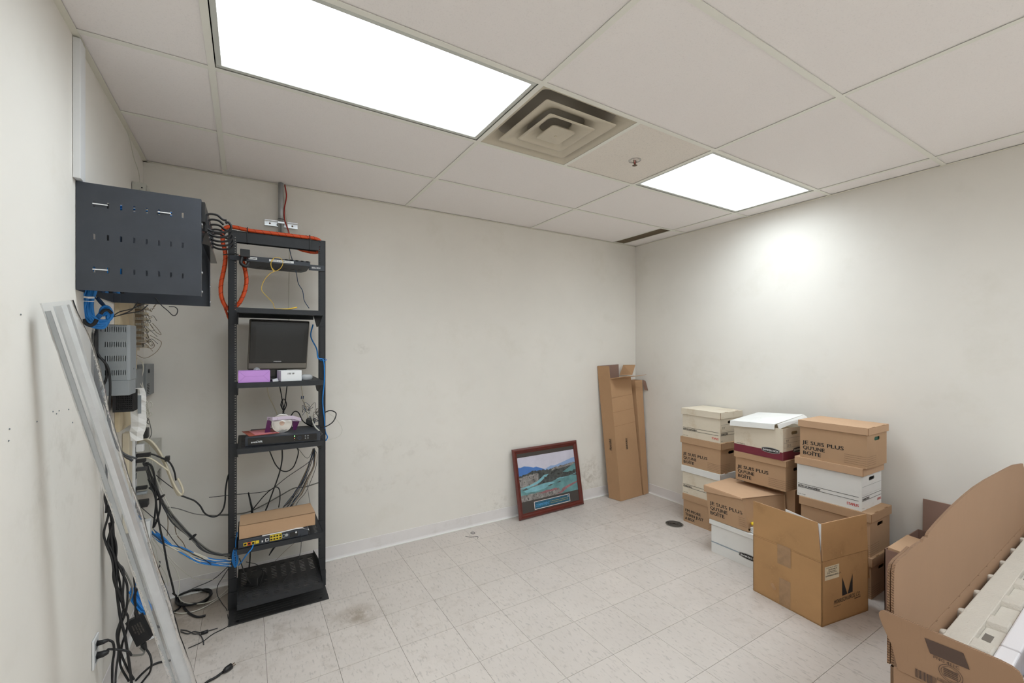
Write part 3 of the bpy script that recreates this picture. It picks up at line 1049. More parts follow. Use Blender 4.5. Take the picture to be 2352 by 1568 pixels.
# ------------------------------------------------------------------ carton and small box behind the big long carton
t = thing('open_carton', (4.0, -2.55, 0), 'brown open carton in the right wall corner with one flap standing up', 'box')
x0, x1, y0, y1, h = 3.735, 4.27, -2.80, -2.36, .395
mb = MB()
mb.sheet([(x0, y1, 0), (x1, y1, 0), (x1, y1, h), (x0, y1, h)], (0, -1, 0), .004)
mb.sheet([(x0, y0, 0), (x1, y0, 0), (x1, y0, h), (x0, y0, h)], (0, 1, 0), .004)
mb.sheet([(x0, y0, 0), (x0, y1, 0), (x0, y1, h), (x0, y0, h)], (1, 0, 0), .004)
mb.sheet([(x1, y0, 0), (x1, y1, 0), (x1, y1, h), (x1, y0, h)], (-1, 0, 0), .004)
mb.sheet([(x0, y0, .002), (x1, y0, .002), (x1, y1, .002), (x0, y1, .002)], (0, 0, 1), .004)
mb.build('body', 'kraft_brown', t)
MB().sheet([(4.262, -2.385, h), (4.262, -2.79, h), (4.27, -2.79, .6), (4.27, -2.385, .6)], (-1, 0, 0), .004, 0, 1).build('flap', ['kraft_brown', 'kraft'], t)
t = thing('small_carton', (3.9, -2.5, .25), 'small pale carton with a white label resting inside the open carton', 'box')
tp = [Vector((3.745, -2.372, .408)), Vector((4.06, -2.368, .408)), Vector((4.06, -2.46, .4)), Vector((3.748, -2.455, .4))]
bt = [Vector((p.x, p.y, .12)) for p in tp]
MB().hexa(bt[::-1] + tp[::-1]).build('body', 'kraft_pink', t)
mb = MB()
bar_on(mb, (3.78, -2.4562, .29), (1, 0, 0), Z, 0, .12, 0, .085, 0)
mb.build('shipping_label', 'paper', t)

# ------------------------------------------------------------------ long carton in the foreground
ang = math.radians(1.3)
RL = Vector((math.cos(ang), math.sin(ang), 0)); NL = Vector((math.sin(ang), -math.cos(ang), 0))   # length, towards the camera side
K = Vector((2.186, -2.862, 0))
LEN, WID, HH = 1.95, .253, .62
t = thing('long_carton', K + RL * LEN / 2 + NL * WID / 2, 'long open double-wall carton with big curved flaps and foam packing inside', 'box')


def lc(a, b, z):
    return K + RL * a + NL * b + Z * z


mb = MB()
th = .007
for (p, q_, n_) in (((0, 0), (LEN, 0), NL), ((0, WID), (LEN, WID), -NL), ((0, 0), (0, WID), RL), ((LEN, 0), (LEN, WID), -RL)):
    mb.sheet([lc(*p, 0), lc(*q_, 0), lc(*q_, HH), lc(*p, HH)], n_, th)
mb.sheet([lc(0, 0, .002), lc(LEN, 0, .002), lc(LEN, WID, .002), lc(0, WID, .002)], Z, th)
mb.build('body', 'kraft_big', t)
prof = [(.006, .622), (.006, .86), (.008, .9), (.02, .917), (.05, .923), (.094, .925), (.174, .931), (.239, .931), (.262, .926), (.275, .932), (.30, .934), (.312, .928), (.32, .936),
        (.336, .942), (.445, .958), (.633, .977), (.78, .987), (.919, .993), (1.1, .993), (1.248, .989), (1.5, .982), (1.675, .975), (1.9, .95), (1.94, .9), (1.945, .622)]
prof = [(a, z) for a, z in prof]
MB().sheet([lc(a, -.001, z) for a, z in prof], NL, .0075, 0, 1).build('long_flap', ['kraft_big', 'flute'], t)
MB().sheet([lc(a + .004, -.011, z - .004) for a, z in prof[:7]] + [lc(.174, -.011, .622)], NL, .007, 0, 1).build('inner_flap', ['kraft_big', 'flute'], t)
ffp = [(-2.88, .621), (-2.8775, .63), (-2.867, .685), (-2.847, .732), (-2.839, .757), (-2.838, .768), (-2.842, .776), (-2.849, .78), (-2.933, .779), (-3.002, .777),
       (-3.079, .775), (-3.098, .772), (-3.109, .765), (-3.115, .755), (-3.117, .74), (-3.113, .7), (-3.108, .621)]
MB().sheet([Vector((2.184 - (z - .62) * .06, y, z)) for y, z in ffp], (1, 0, .06), .0075, 0, 1).build('end_flap', ['kraft_big', 'flute'], t)
mb = MB()
O_, R_, U_ = Vector((2.184, -2.862, .62)), Vector((0, -1, 0)), Vector((-.06, 0, 1)).normalized()
fp = lambda y, z: (-2.862 - y, z - .62)
poly_on(mb, O_, R_, U_, [fp(-3.026, .717), fp(-3.015, .755), fp(-2.939, .752), fp(-2.95, .714)][::-1], 0)
text_mb(mb, 'PNG 411C', O_ + R_ * .094 + U_ * .085, R_, U_, .011, 0, .01, .05)


def ringp(cx_, cy_, r0, r1, n=28):
    for k in range(n):
        a0, a1 = 2 * math.pi * k / n, 2 * math.pi * (k + 1) / n
        poly_on(mb, O_, R_, U_, [(cx_ + math.cos(a0) * r0, cy_ + math.sin(a0) * r0), (cx_ + math.cos(a1) * r0, cy_ + math.sin(a1) * r0),
                                 (cx_ + math.cos(a1) * r1, cy_ + math.sin(a1) * r1), (cx_ + math.cos(a0) * r1, cy_ + math.sin(a0) * r1)][::-1], 0)


ringp(.128, .061, .0225, .0238); ringp(.128, .061, .018, .019)
for k in range(5):
    bar_on(mb, O_, R_, U_, .114, .142, .05 + k * .0048, .0512 + k * .0048 + .0012, 0)
text_mb(mb, 'CORRUGATED', O_ + R_ * .114 + U_ * .068, R_, U_, .005, 0, .01, .028)
for x0_, x1_, y0_, y1_ in ((.102, .158, .0345, .0353), (.102, .158, .0275, .0283), (.102, .1028, .0275, .0353), (.1572, .158, .0275, .0353)):
    bar_on(mb, O_, R_, U_, x0_, x1_, y0_, y1_, 0)
text_mb(mb, 'GROSS WT', O_ + R_ * .106 + U_ * .0295, R_, U_, .005, 0, .01)
text_mb(mb, '5040 - 311', O_ + R_ * .11 + U_ * .0165, R_, U_, .012, 0, .012, .05)
x_ = .056
random.seed(3)
while x_ < .17:
    w_ = random.choice((.0012, .0012, .0024, .0036))
    bar_on(mb, O_, R_, U_, x_, x_ + w_, -.005 if x_ > .1 else .006, .013 if x_ > .1 else .031, 0)
    x_ += w_ + random.choice((.0012, .0024))
mb.build('printing', 'print_dark', t)
# perforation nicks along the long fold
for k in range(11):
    a = .4 + k * .14
    MB().box(*sorted((lc(a, .008, 0).x, lc(a + .012, .008, 0).x)), lc(a, .0085, 0).y - .0006, lc(a, .0075, 0).y, .6195, .6212).build('perforation', 'flute', t)

# moulded pulp tray and foam inside it
random.seed(11)
t = thing('pulp_tray', lc(LEN / 2, .07, .3), 'off-white moulded packing tray with square pockets and scalloped knobs inside long carton', 'packing')
mb = MB()
zt_ = .578
ya, yb, yc = .016, .082, .134          # outer edge, pocket edge, foam edge (from the long wall)
x_start, pitch = .46, .2365
a0 = .06
mb.hexa([lc(a0, ya, .2), lc(LEN - .03, ya, .2), lc(LEN - .03, yb, .2), lc(a0, yb, .2), lc(a0, ya + .004, zt_), lc(LEN - .03, ya + .004, zt_), lc(LEN - .03, yb, zt_), lc(a0, yb, zt_)])
mb.hexa([lc(a0, yb, .2), lc(LEN - .03, yb, .2), lc(LEN - .03, yc, .2), lc(a0, yc, .2), lc(a0, yb, zt_ - .02), lc(LEN - .03, yb, zt_ - .02), lc(LEN - .03, yc, zt_ - .02), lc(a0, yc, zt_ - .02)])
for k in range(-1, 7):
    a = x_start + k * pitch - .03
    if a < a0: a = a0
    mb.hexa([lc(a - .022, yb - .002, zt_ - .021), lc(a + .072, yb - .002, zt_ - .021), lc(a + .066, yc, zt_ - .021), lc(a - .016, yc, zt_ - .021),
             lc(a - .012, yb - .002, zt_ - .0003), lc(a + .062, yb - .002, zt_ - .0003), lc(a + .052, yc - .003, zt_ - .002), lc(a - .002, yc - .003, zt_ - .002)])
mb.build('tray', 'pulp', t, bevel=.003)
for k in range(7):
    a = .451 + k * pitch * .965
    mb = MB().lathe([(.0, .0), (.014, .0), (.02, -.005), (.022, -.02), (.022, -.3)], lc(a, .022, zt_ - .001), n=14)
    mb.build('knob', 'pulp', t, smooth=True)
for k in range(7):
    a = x_start + k * pitch + .075
    if k % 3 == 0:
        mb = MB().sheet([lc(a, yb + .008, zt_ - .0195), lc(a + .058, yb + .008, zt_ - .0195), lc(a + .054, yb + .03, zt_ - .0195), lc(a - .004, yb + .03, zt_ - .0195)], Z, .0006)
        mb.build('drain_hole', 'ink_grey', t)
t = thing('foam_block', lc(LEN / 2, .18, .2), 'white polystyrene foam rail beside the moulded packing tray', 'packing')
for k in range(4):
    a = .07 + k * .46
    MB().hexa([lc(a, yc, .2), lc(a + .452, yc, .2), lc(a + .452, yc + .05, .2), lc(a, yc + .05, .2),
               lc(a, yc, zt_ - .008), lc(a + .452, yc, zt_ - .008), lc(a + .452, yc + .046, zt_ - .008), lc(a, yc + .046, zt_ - .008)]).build('foam_rail', 'eps', t, bevel=.005)
MB().hexa([lc(.06, yc + .051, .2), lc(LEN - .03, yc + .051, .2), lc(LEN - .03, WID - .009, .2), lc(.06, WID - .009, .2),
           lc(.06, yc + .051, .5), lc(LEN - .03, yc + .051, .5), lc(LEN - .03, WID - .009, .5), lc(.06, WID - .009, .5)]).build('foam_ledge', 'eps', t, bevel=.005)

# ------------------------------------------------------------------ two slim cartons leaning in the corner
t = thing('slim_carton', (3.9, -.15, 0), 'tall slim open carton printed FRAGILE leaning on the back wall', 'box')
b0 = [Vector((3.796, -.088, .002)), Vector((3.82, -.23, .002)), Vector((4.165, -.21, .002)), Vector((4.14, -.06, .002))]
u0 = [Vector((3.719, -.012, 1.242)), Vector((3.736, -.165, 1.246)), Vector((4.055, -.147, 1.257)), Vector((4.04, -.012, 1.25))]
ct = sum(b0, Vector()) / 4
mb = MB()
for i in range(4):
    j = (i + 1) % 4
    n_ = (ct - (b0[i] + b0[j]) / 2); n_.z = 0
    mb.sheet([b0[i], b0[j], u0[j], u0[i]], n_, .004)
mb.sheet(b0, Z, .004)
mb.build('body', 'kraft', t)
hv = (u0[0] - b0[0]).normalized()
MB().sheet([u0[0], u0[1], u0[1] + hv * .135, u0[0] + hv * .135], (1, 0, 0), .004).build('flap', 'kraft', t)
MB().sheet([u0[0] + Vector((.006, .002, 0)), u0[0] + Vector((.3, .002, .006)), u0[0] + Vector((.296, .004, .148)), u0[0] + Vector((.0, .004, .137))], (0, -1, 0), .004).build('flap', 'kraft_brown', t)
MB().sheet([u0[1] + Vector((.004, 0, .001)), u0[2] + Vector((0, 0, .001)), u0[2] + Vector((.09, -.13, .028)), u0[2] + Vector((-.02, -.14, .022)), u0[1] + Vector((.06, -.12, .03))], (0, 0, 1), .004).build('flap', 'kraft', t)
MB().sheet([Vector((4.02, -.02, 1.27)), Vector((4.13, -.10, 1.275)), Vector((4.178, -.1, 1.385)), Vector((4.045, -.05, 1.385))], (-1, -1, 0), .004).build('flap', 'kraft', t)
mb = MB()
for i in (0, 1):
    a, b = b0[i], b0[i + 1]; c = u0[i]
    Rf = (b - a).normalized(); Uf = (c - a).normalized(); nf = Rf.cross(Uf).normalized()
    if nf.dot(ct - a) > 0: Rf, nf = -Rf, -nf
    # lettering runs up the board
    fr_ = .4 if i == 0 else .42
    O2 = a + (b - a) * (.62 if i == 0 else .5) + (c - a) * .41
    if i == 0: O2 = a + (b - a) * .66 + (c - a) * .41
    text_mb(MB(), 'FRAGILE', O2, Uf, -(b - a).normalized(), .036, 0, .015, .115, .006).build('printing', 'ink', t)
mb = MB()
for q_ in (.845, .725, .61):
    a = b0[1].lerp(u0[1], q_); b = b0[2].lerp(u0[2], q_ + .012)
    n_ = Vector((0, -1, 0)) * .002
    mb.face([a + n_, b + n_, b + n_ + Vector((0, 0, .002)), a + n_ + Vector((0, 0, .002))])
mb.build('score_line', 'kraft_crease', t)
t = thing('slim_carton', (4.22, -.15, 0), 'narrower slim brown carton squeezed between the FRAGILE carton and right wall', 'box')
b1 = [Vector((4.175, -.05, .002)), Vector((4.178, -.215, .002)), Vector((4.268, -.2, .002)), Vector((4.268, -.05, .002))]
u1 = [Vector((4.11, -.01, 1.215)), Vector((4.15, -.12, 1.215)), Vector((4.262, -.12, 1.217)), Vector((4.262, -.01, 1.217))]
c1_ = sum(b1, Vector()) / 4
mb = MB()
for i in range(4):
    j = (i + 1) % 4
    n_ = (c1_ - (b1[i] + b1[j]) / 2); n_.z = 0
    mb.sheet([b1[i], b1[j], u1[j], u1[i]], n_, .004)
mb.sheet([p + Vector((0, 0, -.03)) for p in u1], Z, .003)
mb.build('body', 'kraft', t)
MB().sheet([u1[2] + Vector((.002, 0, .004)), u1[2] + Vector((.014, -.03, -.01)), u1[2] + Vector((.02, -.06, -.11)), u1[2] + Vector((.01, -.02, -.11))], (1, 0, 0), .004).build('flap', 'kraft_brown', t)

# ------------------------------------------------------------------ framed print leaning on the back wall
fb0, fb1 = Vector((2.662, -.112, .004)), Vector((3.445, -.09, .004))
ft0, ft1 = Vector((2.636, -.026, .63)), Vector((3.416, -.02, .628))
R_ = (fb1 - fb0).normalized(); U_ = (ft0 - fb0).normalized(); nf = R_.cross(U_).normalized()
W_, H_ = (fb1 - fb0).length, (ft0 - fb0).length
t = thing('picture_frame', (fb0 + fb1) / 2, 'mahogany framed landscape print titled COMMITMENT leaning against the back wall', 'picture')
fp_ = lambda x, y, d=0: fb0 + R_ * x + U_ * y + nf * d
fwid = .047


def moulding(mb, p, q, pi, qi):
    """mitred stick with a stepped face between outer corners p,q and inner corners pi,qi (x,y)"""
    sec = []
    for k, d in ((0, 0), (0, .012), (.3, .02), (.62, .017), (.8, .008), (1, .006), (1, 0)):
        sec.append([(p[0] + (pi[0] - p[0]) * k, p[1] + (pi[1] - p[1]) * k, d - .004), (q[0] + (qi[0] - q[0]) * k, q[1] + (qi[1] - q[1]) * k, d - .004)])
    mb.loops([[fp_(*s[0]) for s in sec], [fp_(*s[1]) for s in sec]], 0, True, True)


oc = [(0, 0), (W_, 0), (W_, H_), (0, H_)]
ic = [(fwid, fwid), (W_ - fwid, fwid), (W_ - fwid, H_ - fwid), (fwid, H_ - fwid)]
for i in range(4):
    mb = MB(); moulding(mb, oc[i], oc[(i + 1) % 4], ic[i], ic[(i + 1) % 4]); mb.build('frame_rail', 'mahogany', t)
MB().sheet([fp_(x, y, -.004) for x, y in ic], nf, .003).build('mat_board', 'mat_board', t)
ix0, ix1, iy0, iy1 = fwid, W_ - fwid, fwid, H_ - fwid
px_ = lambda a: ix0 + (ix1 - ix0) * a
py_ = lambda b: iy0 + (iy1 - iy0) * b
random.seed(5)
mb = MB()


def lay(pts, mi, e):
    poly_on(mb, fp_(0, 0, -.001), R_, U_, [(px_(a), py_(b)) for a, b in pts], mi, .0002 + e * .00012)


def rough(x0_, y0_, x1_, y1_, n, amp):
    return [(x0_ + (x1_ - x0_) * k / n, y0_ + (y1_ - y0_) * k / n + random.uniform(-amp, amp)) for k in range(n + 1)]


pb, ptop = .19, .93
lay([(0, pb), (1, pb), (1, ptop), (0, ptop)], 0, 0)
lay([(0, .62), (1, .62), (1, .79), (.9, .77), (.75, .73), (.62, .70), (.55, .71), (.45, .67), (.38, .69)] + [(.3, .74), (.25, .73), (.18, .76), (.1, .78), (.05, .765), (0, .775)], 2, 1)
lay([(0, .6), (.5, .6), (.42, .68), (.3, .735), (.26, .725), (.18, .755), (.1, .775), (.04, .76), (0, .765)], 1, 2)
lay([(0, .38), (1, .38)] + rough(1, .69, .5, .655, 26, .012) + rough(.48, .655, .2, .67, 14, .012) + rough(.18, .66, 0, .62, 8, .01), 3, 3)
lay([(0, .4)] + rough(.3, .42, .33, .62, 6, .01) + rough(.25, .62, 0, .6, 10, .012), 4, 4)
lay(rough(.55, .62, 1, .66, 16, .006) + [(1, .69)] + rough(.98, .7, .6, .67, 16, .008), 4, 4)
lay([(.75, .56), (.83, .6), (.95, .66), (1, .68), (1, .54), (.9, .53)], 6, 5)
lay([(0, .42), (.15, .44), (.3, .49), (.42, .57), (.5, .575), (.45, .53), (.32, .45), (.25, .43), (.1, .4)], 5, 5)
lay([(0, pb), (1, pb), (1, .46), (.88, .475), (.7, .45), (.62, .455), (.5, .42), (.35, .39), (.2, .41), (0, .4)], 6, 5)
lay([(.05, .36), (.2, .4), (.4, .43), (.52, .43), (.6, .41), (.5, .38), (.42, .34), (.25, .32), (.1, .33)], 5, 6)
lay([(.62, .45), (.75, .455), (1, .49), (1, .52), (.8, .49), (.65, .47)], 5, 6)
lay(rough(.35, .45, .42, .53, 6, .012) + rough(.46, .54, .62, .52, 8, .014) + rough(.62, .46, .38, .44, 8, .008), 3, 7)
lay(rough(.7, .47, .85, .53, 8, .012) + rough(.88, .55, 1, .56, 8, .014) + [(1, .5), (.85, .47)], 3, 7)
lay(rough(.02, .37, .1, .41, 4, .01) + rough(.1, .41, .14, .38, 3, .006), 3, 7)
lay([(0, pb), (.62, pb), (.68, .24)] + rough(.65, .30, 0, .29, 20, .012), 4, 7)
lay([(.58, pb + .005), (.68, .23), (.72, .28), (.85, .32), (1, .35), (1, .33), (.8, .26), (.7, .2)], 7, 8)
lay(rough(.3, .26, .62, .27, 10, .006) + rough(.62, .305, .4, .3, 8, .01), 7, 8)
lay([(.45, .37), (.52, .39), (.56, .38), (.5, .36)], 3, 8)
lay([(.62, .4), (.68, .415), (.71, .405), (.66, .39)], 3, 8)
mb.build('landscape_print', ['sky_print', 'mount_blue', 'haze_blue', 'bush_print', 'scrub_print', 'pond_print', 'green_print', 'pink_print'], t)
mb = MB()
lay([(.2, .02), (.83, .02), (.83, .155), (.2, .155)], 0, 2)
lay([(.207, .03), (.823, .03), (.823, .146), (.207, .146)], 1, 4)
pp = fp_(px_(.22), py_(.055), -.001)
text_mb(mb, 'COMMITMENT', pp + U_ * .004, R_, U_, .036, 2, .0, .165, .0014, shear=.25)
text_mb(mb, 'The difference between a successful person and', pp + R_ * .175 + U_ * .022, R_, U_, .011, 3, .01, .22, .0014)
text_mb(mb, 'others is not lack of strength but lack of will', pp + R_ * .175 + U_ * .006, R_, U_, .011, 3, .01, .22, .0014)
lay([(.79, .11), (.81, .11), (.8, .135)], 0, 9)
mb.build('title_plaque', ['white_line', 'plaque_teal', 'text_cyan', 'text_yellow'], t)

# ------------------------------------------------------------------ floor drain, wire scraps
dr = Vector((3.813, -.873, 0))
t = thing('floor_drain', dr, 'round grey metal floor drain cover beside the file boxes', 'drain')
MB().lathe([(.078, .0005), (.078, .0015), (.076, .002), (0, .002)], dr, n=40).build('cover', 'drain_grey', t)
for k in range(5):
    r = .016 + .0125 * k
    MB().lathe([(r, .002), (r + .0015, .0028), (r + .004, .0028), (r + .0055, .002)], dr, n=36).build('ring', 'ink_grey', t)
GW = 'wire offcuts on the floor in front of the back wall'
c = at(1086, 1224, z=0)
MB().tube([c + Vector((math.cos(a) * .018, math.sin(a) * .02, .0018)) for a in [2 * math.pi * k / 16 for k in range(16)]], .0016, 6, closed=True).build('wire_scrap', 'black_rubber', smooth=True, label='small black wire ring lying on the floor tiles', cat='wire')
MB().tube(curve([at(u, v, z=.0018) for u, v in ((1069, 1231), (1080, 1233), (1091, 1232), (1098, 1232), (1097, 1236))], 5), .0016, 6).build('wire_scrap', 'black_rubber', smooth=True, label='short black hooked wire scrap lying on the floor tiles', cat='wire')

# ================================================================== TWO-POST RACK AND WHAT IT CARRIES
XL, XR, YF, ZT = .448, .990, -.34, 2.27
FL = .044
t = thing('relay_rack', (.72, -.3, 0), 'black steel two-post equipment rack standing in front of the back wall', 'rack')
for side in (0, 1):
    xo = XL if side == 0 else XR           # outer web
    sgn = 1 if side == 0 else -1
    mb = MB()
    mb.box(*sorted((xo, xo + sgn * .003)), YF, YF + .076, .006, ZT)
    mb.box(*sorted((xo, xo + sgn * .03)), YF + .073, YF + .076, .006, ZT)
    hx0, hx1 = sorted((xo + sgn * (FL - .0105), xo + sgn * (FL - .0055)))
    lo_, hi_ = sorted((xo, xo + sgn * FL))
    holes = []
    k, z = 0, .14
    while z < ZT - .05:
        holes.append((hx0 - lo_, hx1 - lo_, z, z + .0052))
        z += (.0159, .0159, .0127)[k % 3]; k += 1
    slotted_wall(mb, (lo_, YF, .006), (1, 0, 0), Z, FL, ZT - .006, holes, .003)
    mb.build('upright', 'rack_black', t)
for y in (YF - .001, YF + .04):
    mb = MB().box(XL + .04, XR - .04, y, y + .004, ZT - .068, ZT - .004)
    mb.box(XL + .04, XR - .04, y, y + .036, ZT - .007, ZT - .003)
    mb.build('top_bar', 'rack_black', t)
for sy, ya_, yb_ in ((-1, YF - .002, -.52), (1, YF + .078, -.09)):
    mb = MB()
    pl = [(XL + .004, ya_, .001), (XL + .006, yb_, .001), (XR - .006, yb_, .001), (XR - .004, ya_, .001)]
    mb.sheet(pl, Z, .005)
    o = mb.build('foot_plate', 'black_steel_dusty', t)
    if sy < 0:
        for k in range(5):
            y = ya_ - .03 - k * .026
            boxm(XL + .03, XR - .03, y - .005, y + .005, .006, .008).build('rib', 'black_steel_dusty', o)
        for x in (XL + .05, XR - .05):
            MB().lathe([(.008, 0), (.008, .0006)], (x, -.495, .0062), n=12).build('bolt_hole', 'void', o)
    for x in (XL, XR - .046):
        MB().box(x - .001, x + .047, ya_ - (.003 if sy < 0 else -.0), ya_ + (.0 if sy < 0 else .003), .003, .105).build('foot_angle', 'rack_black', t)
for x in (XL + .032, XR - .032):
    for z in (2.26, .13, .09):
        MB().lathe([(.0045, 0), (.0045, -.003)], (x, YF - .002, z), (0, 1, 0), 8).build('bolt', 'black_plastic', t)

SX0, SX1, SY0, SY1 = .4965, .946, -.552, -.1


def shelf(z, label, lip=.028, up=False, cols=8, rows=18, m_='rack_black', dirty=None):
    t_ = thing('rack_shelf', (.72, -.33, z), label, 'shelf', 'shelves bolted in the two-post rack')
    mb = MB()
    w_, d_ = SX1 - SX0, SY1 - SY0
    holes = []
    for c in range(cols):
        x = .018 + c * (w_ - .036 - .028) / (cols - 1)
        for r in range(rows):
            y = .03 + r * (d_ - .08) / (rows - 1)
            holes.append((x, x + .028, y, y + .007))
    slotted_wall(mb, (SX0, SY0, z), (1, 0, 0), (0, 1, 0), w_, d_, holes, .002)
    mb.build('tray', dirty or m_, t_)
    MB().box(SX0, SX1, SY0 - .002, SY0, z - lip, z + .001).build('front_lip', m_, t_)
    MB().box(SX0, SX1, SY1, SY1 + .002, z - lip, z + .001).build('rear_lip', m_, t_)
    for x, s in ((SX0, 1), (SX1, -1)):
        h = .085
        if up:
            pts = [(x, SY0 + .01, z), (x, SY1, z), (x, SY1, z + .022), (x, YF + .03, z + .06), (x, YF - .04, z + .06), (x, SY0 + .01, z + .012)]
        else:
            pts = [(x, SY0 + .01, z), (x, SY1 - .01, z), (x, YF + .07, z - h), (x, YF - .02, z - h), (x, SY0 + .01, z - .028)]
        MB().sheet(pts, (s, 0, 0), .002).build('bracket', m_, t_)
        e0, e1 = (XL + .008, x + .002) if s > 0 else (x - .002, XR - .008)
        za, zb_ = (z + .002, z + .06) if up else (z - h, z - .005)
        MB().box(e0, e1, YF - .0045, YF - .0032, za, zb_).build('ear', m_, t_)
    return t_


shelf(1.79, 'empty black rack shelf just below the orange tubing, seen from underneath')
shelf(1.366, 'black rack shelf carrying the small television')
shelf(.996, 'black rack shelf carrying the flat video recorder')
shelf(.435, 'black vented rack shelf under the brown box and router')
shelf(.125, 'lowest black vented rack shelf with upturned sides just above the base', up=True, dirty='black_steel_dusty')

# fibre tray
t = thing('patch_tray', (.715, -.27, 2.085), 'flat dark fibre patch tray with white label strips near the rack top', 'patch panel')
z0, z1 = 2.082, 2.112
pl = [(.542, -.405), (.89, -.405), (.89, -.2), (.862, -.125), (.6, -.125), (.542, -.16)]
MB().sheet([(x, y, z0) for x, y in pl], Z, z1 - z0).build('body', 'black_steel', t)
mb = MB()
for k in range(6):
    for y in (-.19, -.24):
        x = .6 + k * .045 + (.01 if y < -.2 else 0)
        mb.box(x, x + .022, y, y + .005, z0 - .0008, z0)
mb.build('slot', 'void', t)
MB().box(.888, .982, -.347, -.343, 2.068, 2.104).build('ear', 'black_steel', t)
MB().box(.455, .545, -.347, -.343, 2.09, 2.12).build('ear', 'black_steel', t)
MB().box(.51, .56, -.43, -.35, 2.1, 2.145).build('cable_clamp', 'black_plastic', t, bevel=.003)
MB().tube(curve([(.52, -.42, 2.1), (.515, -.43, 2.06), (.54, -.43, 2.045), (.555, -.42, 2.07)], 6), .01, 8).build('cable_clamp', 'black_plastic', t, smooth=True)
mb = MB(); text_mb(mb, 'BELDEN', (.905, -.3475, 2.08), (1, 0, 0), Z, .016, 0, .02, .05); mb.build('maker_name', 'logo_white', t)
mb = MB()
bar_on(mb, (.552, -.405, 2.092), (1, 0, 0), Z, 0, .045, 0, .014, 0, .001)
bar_on(mb, (.66, -.405, 2.09), (1, 0, 0), Z, 0, .135, 0, .014, 0, .001)
lb = mb.build('label_strip', 'paper', t)
mb = MB()
text_mb(mb, 'WALL CABINET', (.556, -.406, 2.096), (1, 0, 0), Z, .008, 0, .01, .036)
text_mb(mb, '2 - 12 SM   SC - SC   FIBRE TO ROOM 4', (.68, -.406, 2.094), (1, 0, 0), Z, .008, 0, .01, .1)
mb.build('label_print', 'ink', lb)
for k in range(5):
    x = .745 + k * .03
    MB().box(x, x + .016, -.408, -.404, 2.106, 2.113).build('port', 'void', t)

# television
t = thing('television', (.72, -.33, 1.366), 'small dark flat television standing on a rack shelf', 'television')
q = [Vector((.546, -.37, 1.432)), Vector((.873, -.37, 1.43)), Vector((.894, -.352, 1.738)), Vector((.556, -.352, 1.742))]
nf = (q[1] - q[0]).cross(q[3] - q[0]).normalized()


def tv(a, b, d=0.0):
    lo_ = q[0].lerp(q[1], a); hi_ = q[3].lerp(q[2], a)
    return lo_.lerp(hi_, b) + nf * d


MB().hexa([tv(0, 0, -.06), tv(1, 0, -.06), tv(1, 0), tv(0, 0), tv(.02, 1, -.06), tv(.98, 1, -.06), tv(1, 1), tv(0, 1)]).build('cabinet', 'pewter', t, bevel=.008)
MB().hexa([tv(.025, .13, -.002), tv(.985, .13, -.002), tv(.985, .13, .004), tv(.025, .13, .004), tv(.025, .985, -.002), tv(.985, .985, -.002), tv(.985, .985, .004), tv(.025, .985, .004)]).build('bezel', 'bezel', t, bevel=.002)
MB().face([tv(.12, .2, .005), tv(.91, .2, .005), tv(.91, .9, .005), tv(.12, .9, .005)]).build('screen', 'screen', t)
mb = MB(); text_mb(mb, 'INSIGNIA', tv(.42, .15, .004), q[1] - q[0], q[3] - q[0], .009, 0, .005, .042); mb.build('maker_name', 'logo_white', t)
MB().box(.66, .76, -.36, -.3, 1.37, 1.45).build('neck', 'bezel', t)
MB().box(.6, .82, -.42, -.24, 1.367, 1.379).build('stand', 'bezel', t, bevel=.004)

# purple and white cartons in front of it
t = thing('lilac_box', (.58, -.49, 1.366), 'small lilac carton on the shelf in front of the television', 'box')
MB().box(.502, .66, -.542, -.43, 1.367, 1.434).build('body', 'lilac', t, bevel=.001)
mb = MB()
O_ = Vector((.502, -.542, 1.367)); R_ = Vector((1, 0, 0))
for a, b in (((0, .067), (.034, .036)), ((0, 0), (.034, .036)), ((.158, .067), (.124, .036)), ((.158, 0), (.124, .036)), ((.034, .036), (.124, .036))):
    d = (Vector((b[0] - a[0], b[1] - a[1], 0))).normalized(); p = Vector((-d.y, d.x, 0)) * .0005
    pts = [(a[0] + p.x, a[1] + p.y), (a[0] - p.x, a[1] - p.y), (b[0] - p.x, b[1] - p.y), (b[0] + p.x, b[1] + p.y)]
    poly_on(mb, O_, R_, Z, pts, 0, .0006)
mb.build('fold_lines', 'lilac_line', t)
t = thing('white_box', (.77, -.49, 1.366), 'small white carton with handwriting on the shelf in front of the television', 'box')
MB().hexa([Vector(p) for p in ((.717, -.535, 1.367), (.828, -.53, 1.367), (.815, -.43, 1.367), (.7, -.435, 1.367), (.717, -.535, 1.43), (.828, -.53, 1.43), (.815, -.43, 1.43), (.7, -.435, 1.43))]).build('body', 'paper', t, bevel=.001)
mb = MB(); text_mb(mb, '100 W', (.748, -.5335, 1.407), (1, .045, 0), Z, .014, 0, .01, .04, .002, shear=.3)
mb.build('handwriting', 'ink', t)
mb = MB().lathe([(.001, 0), (.02, .002), (.028, .012), (.026, .026), (.014, .034), (.001, .036)], (.86, -.47, 1.367), n=14)
for i, v in enumerate(mb.v): mb.v[i] = v + Vector((random.uniform(-.003, .003) + (v.x - .86) * .3, random.uniform(-.003, .003), 0))
mb.build('plastic_bag', 'bubble', smooth=True, label='crumpled clear plastic bag beside the white carton on the shelf', cat='bag')
MB().lathe([(.02, 0), (.02, .004), (.018, .022), (.01, .03), (.001, .033)], (.595, -.40, 1.415), n=16).build('plastic_dome', 'bubble', smooth=True, label='clear plastic dome peeping over the lilac carton', cat='cover')
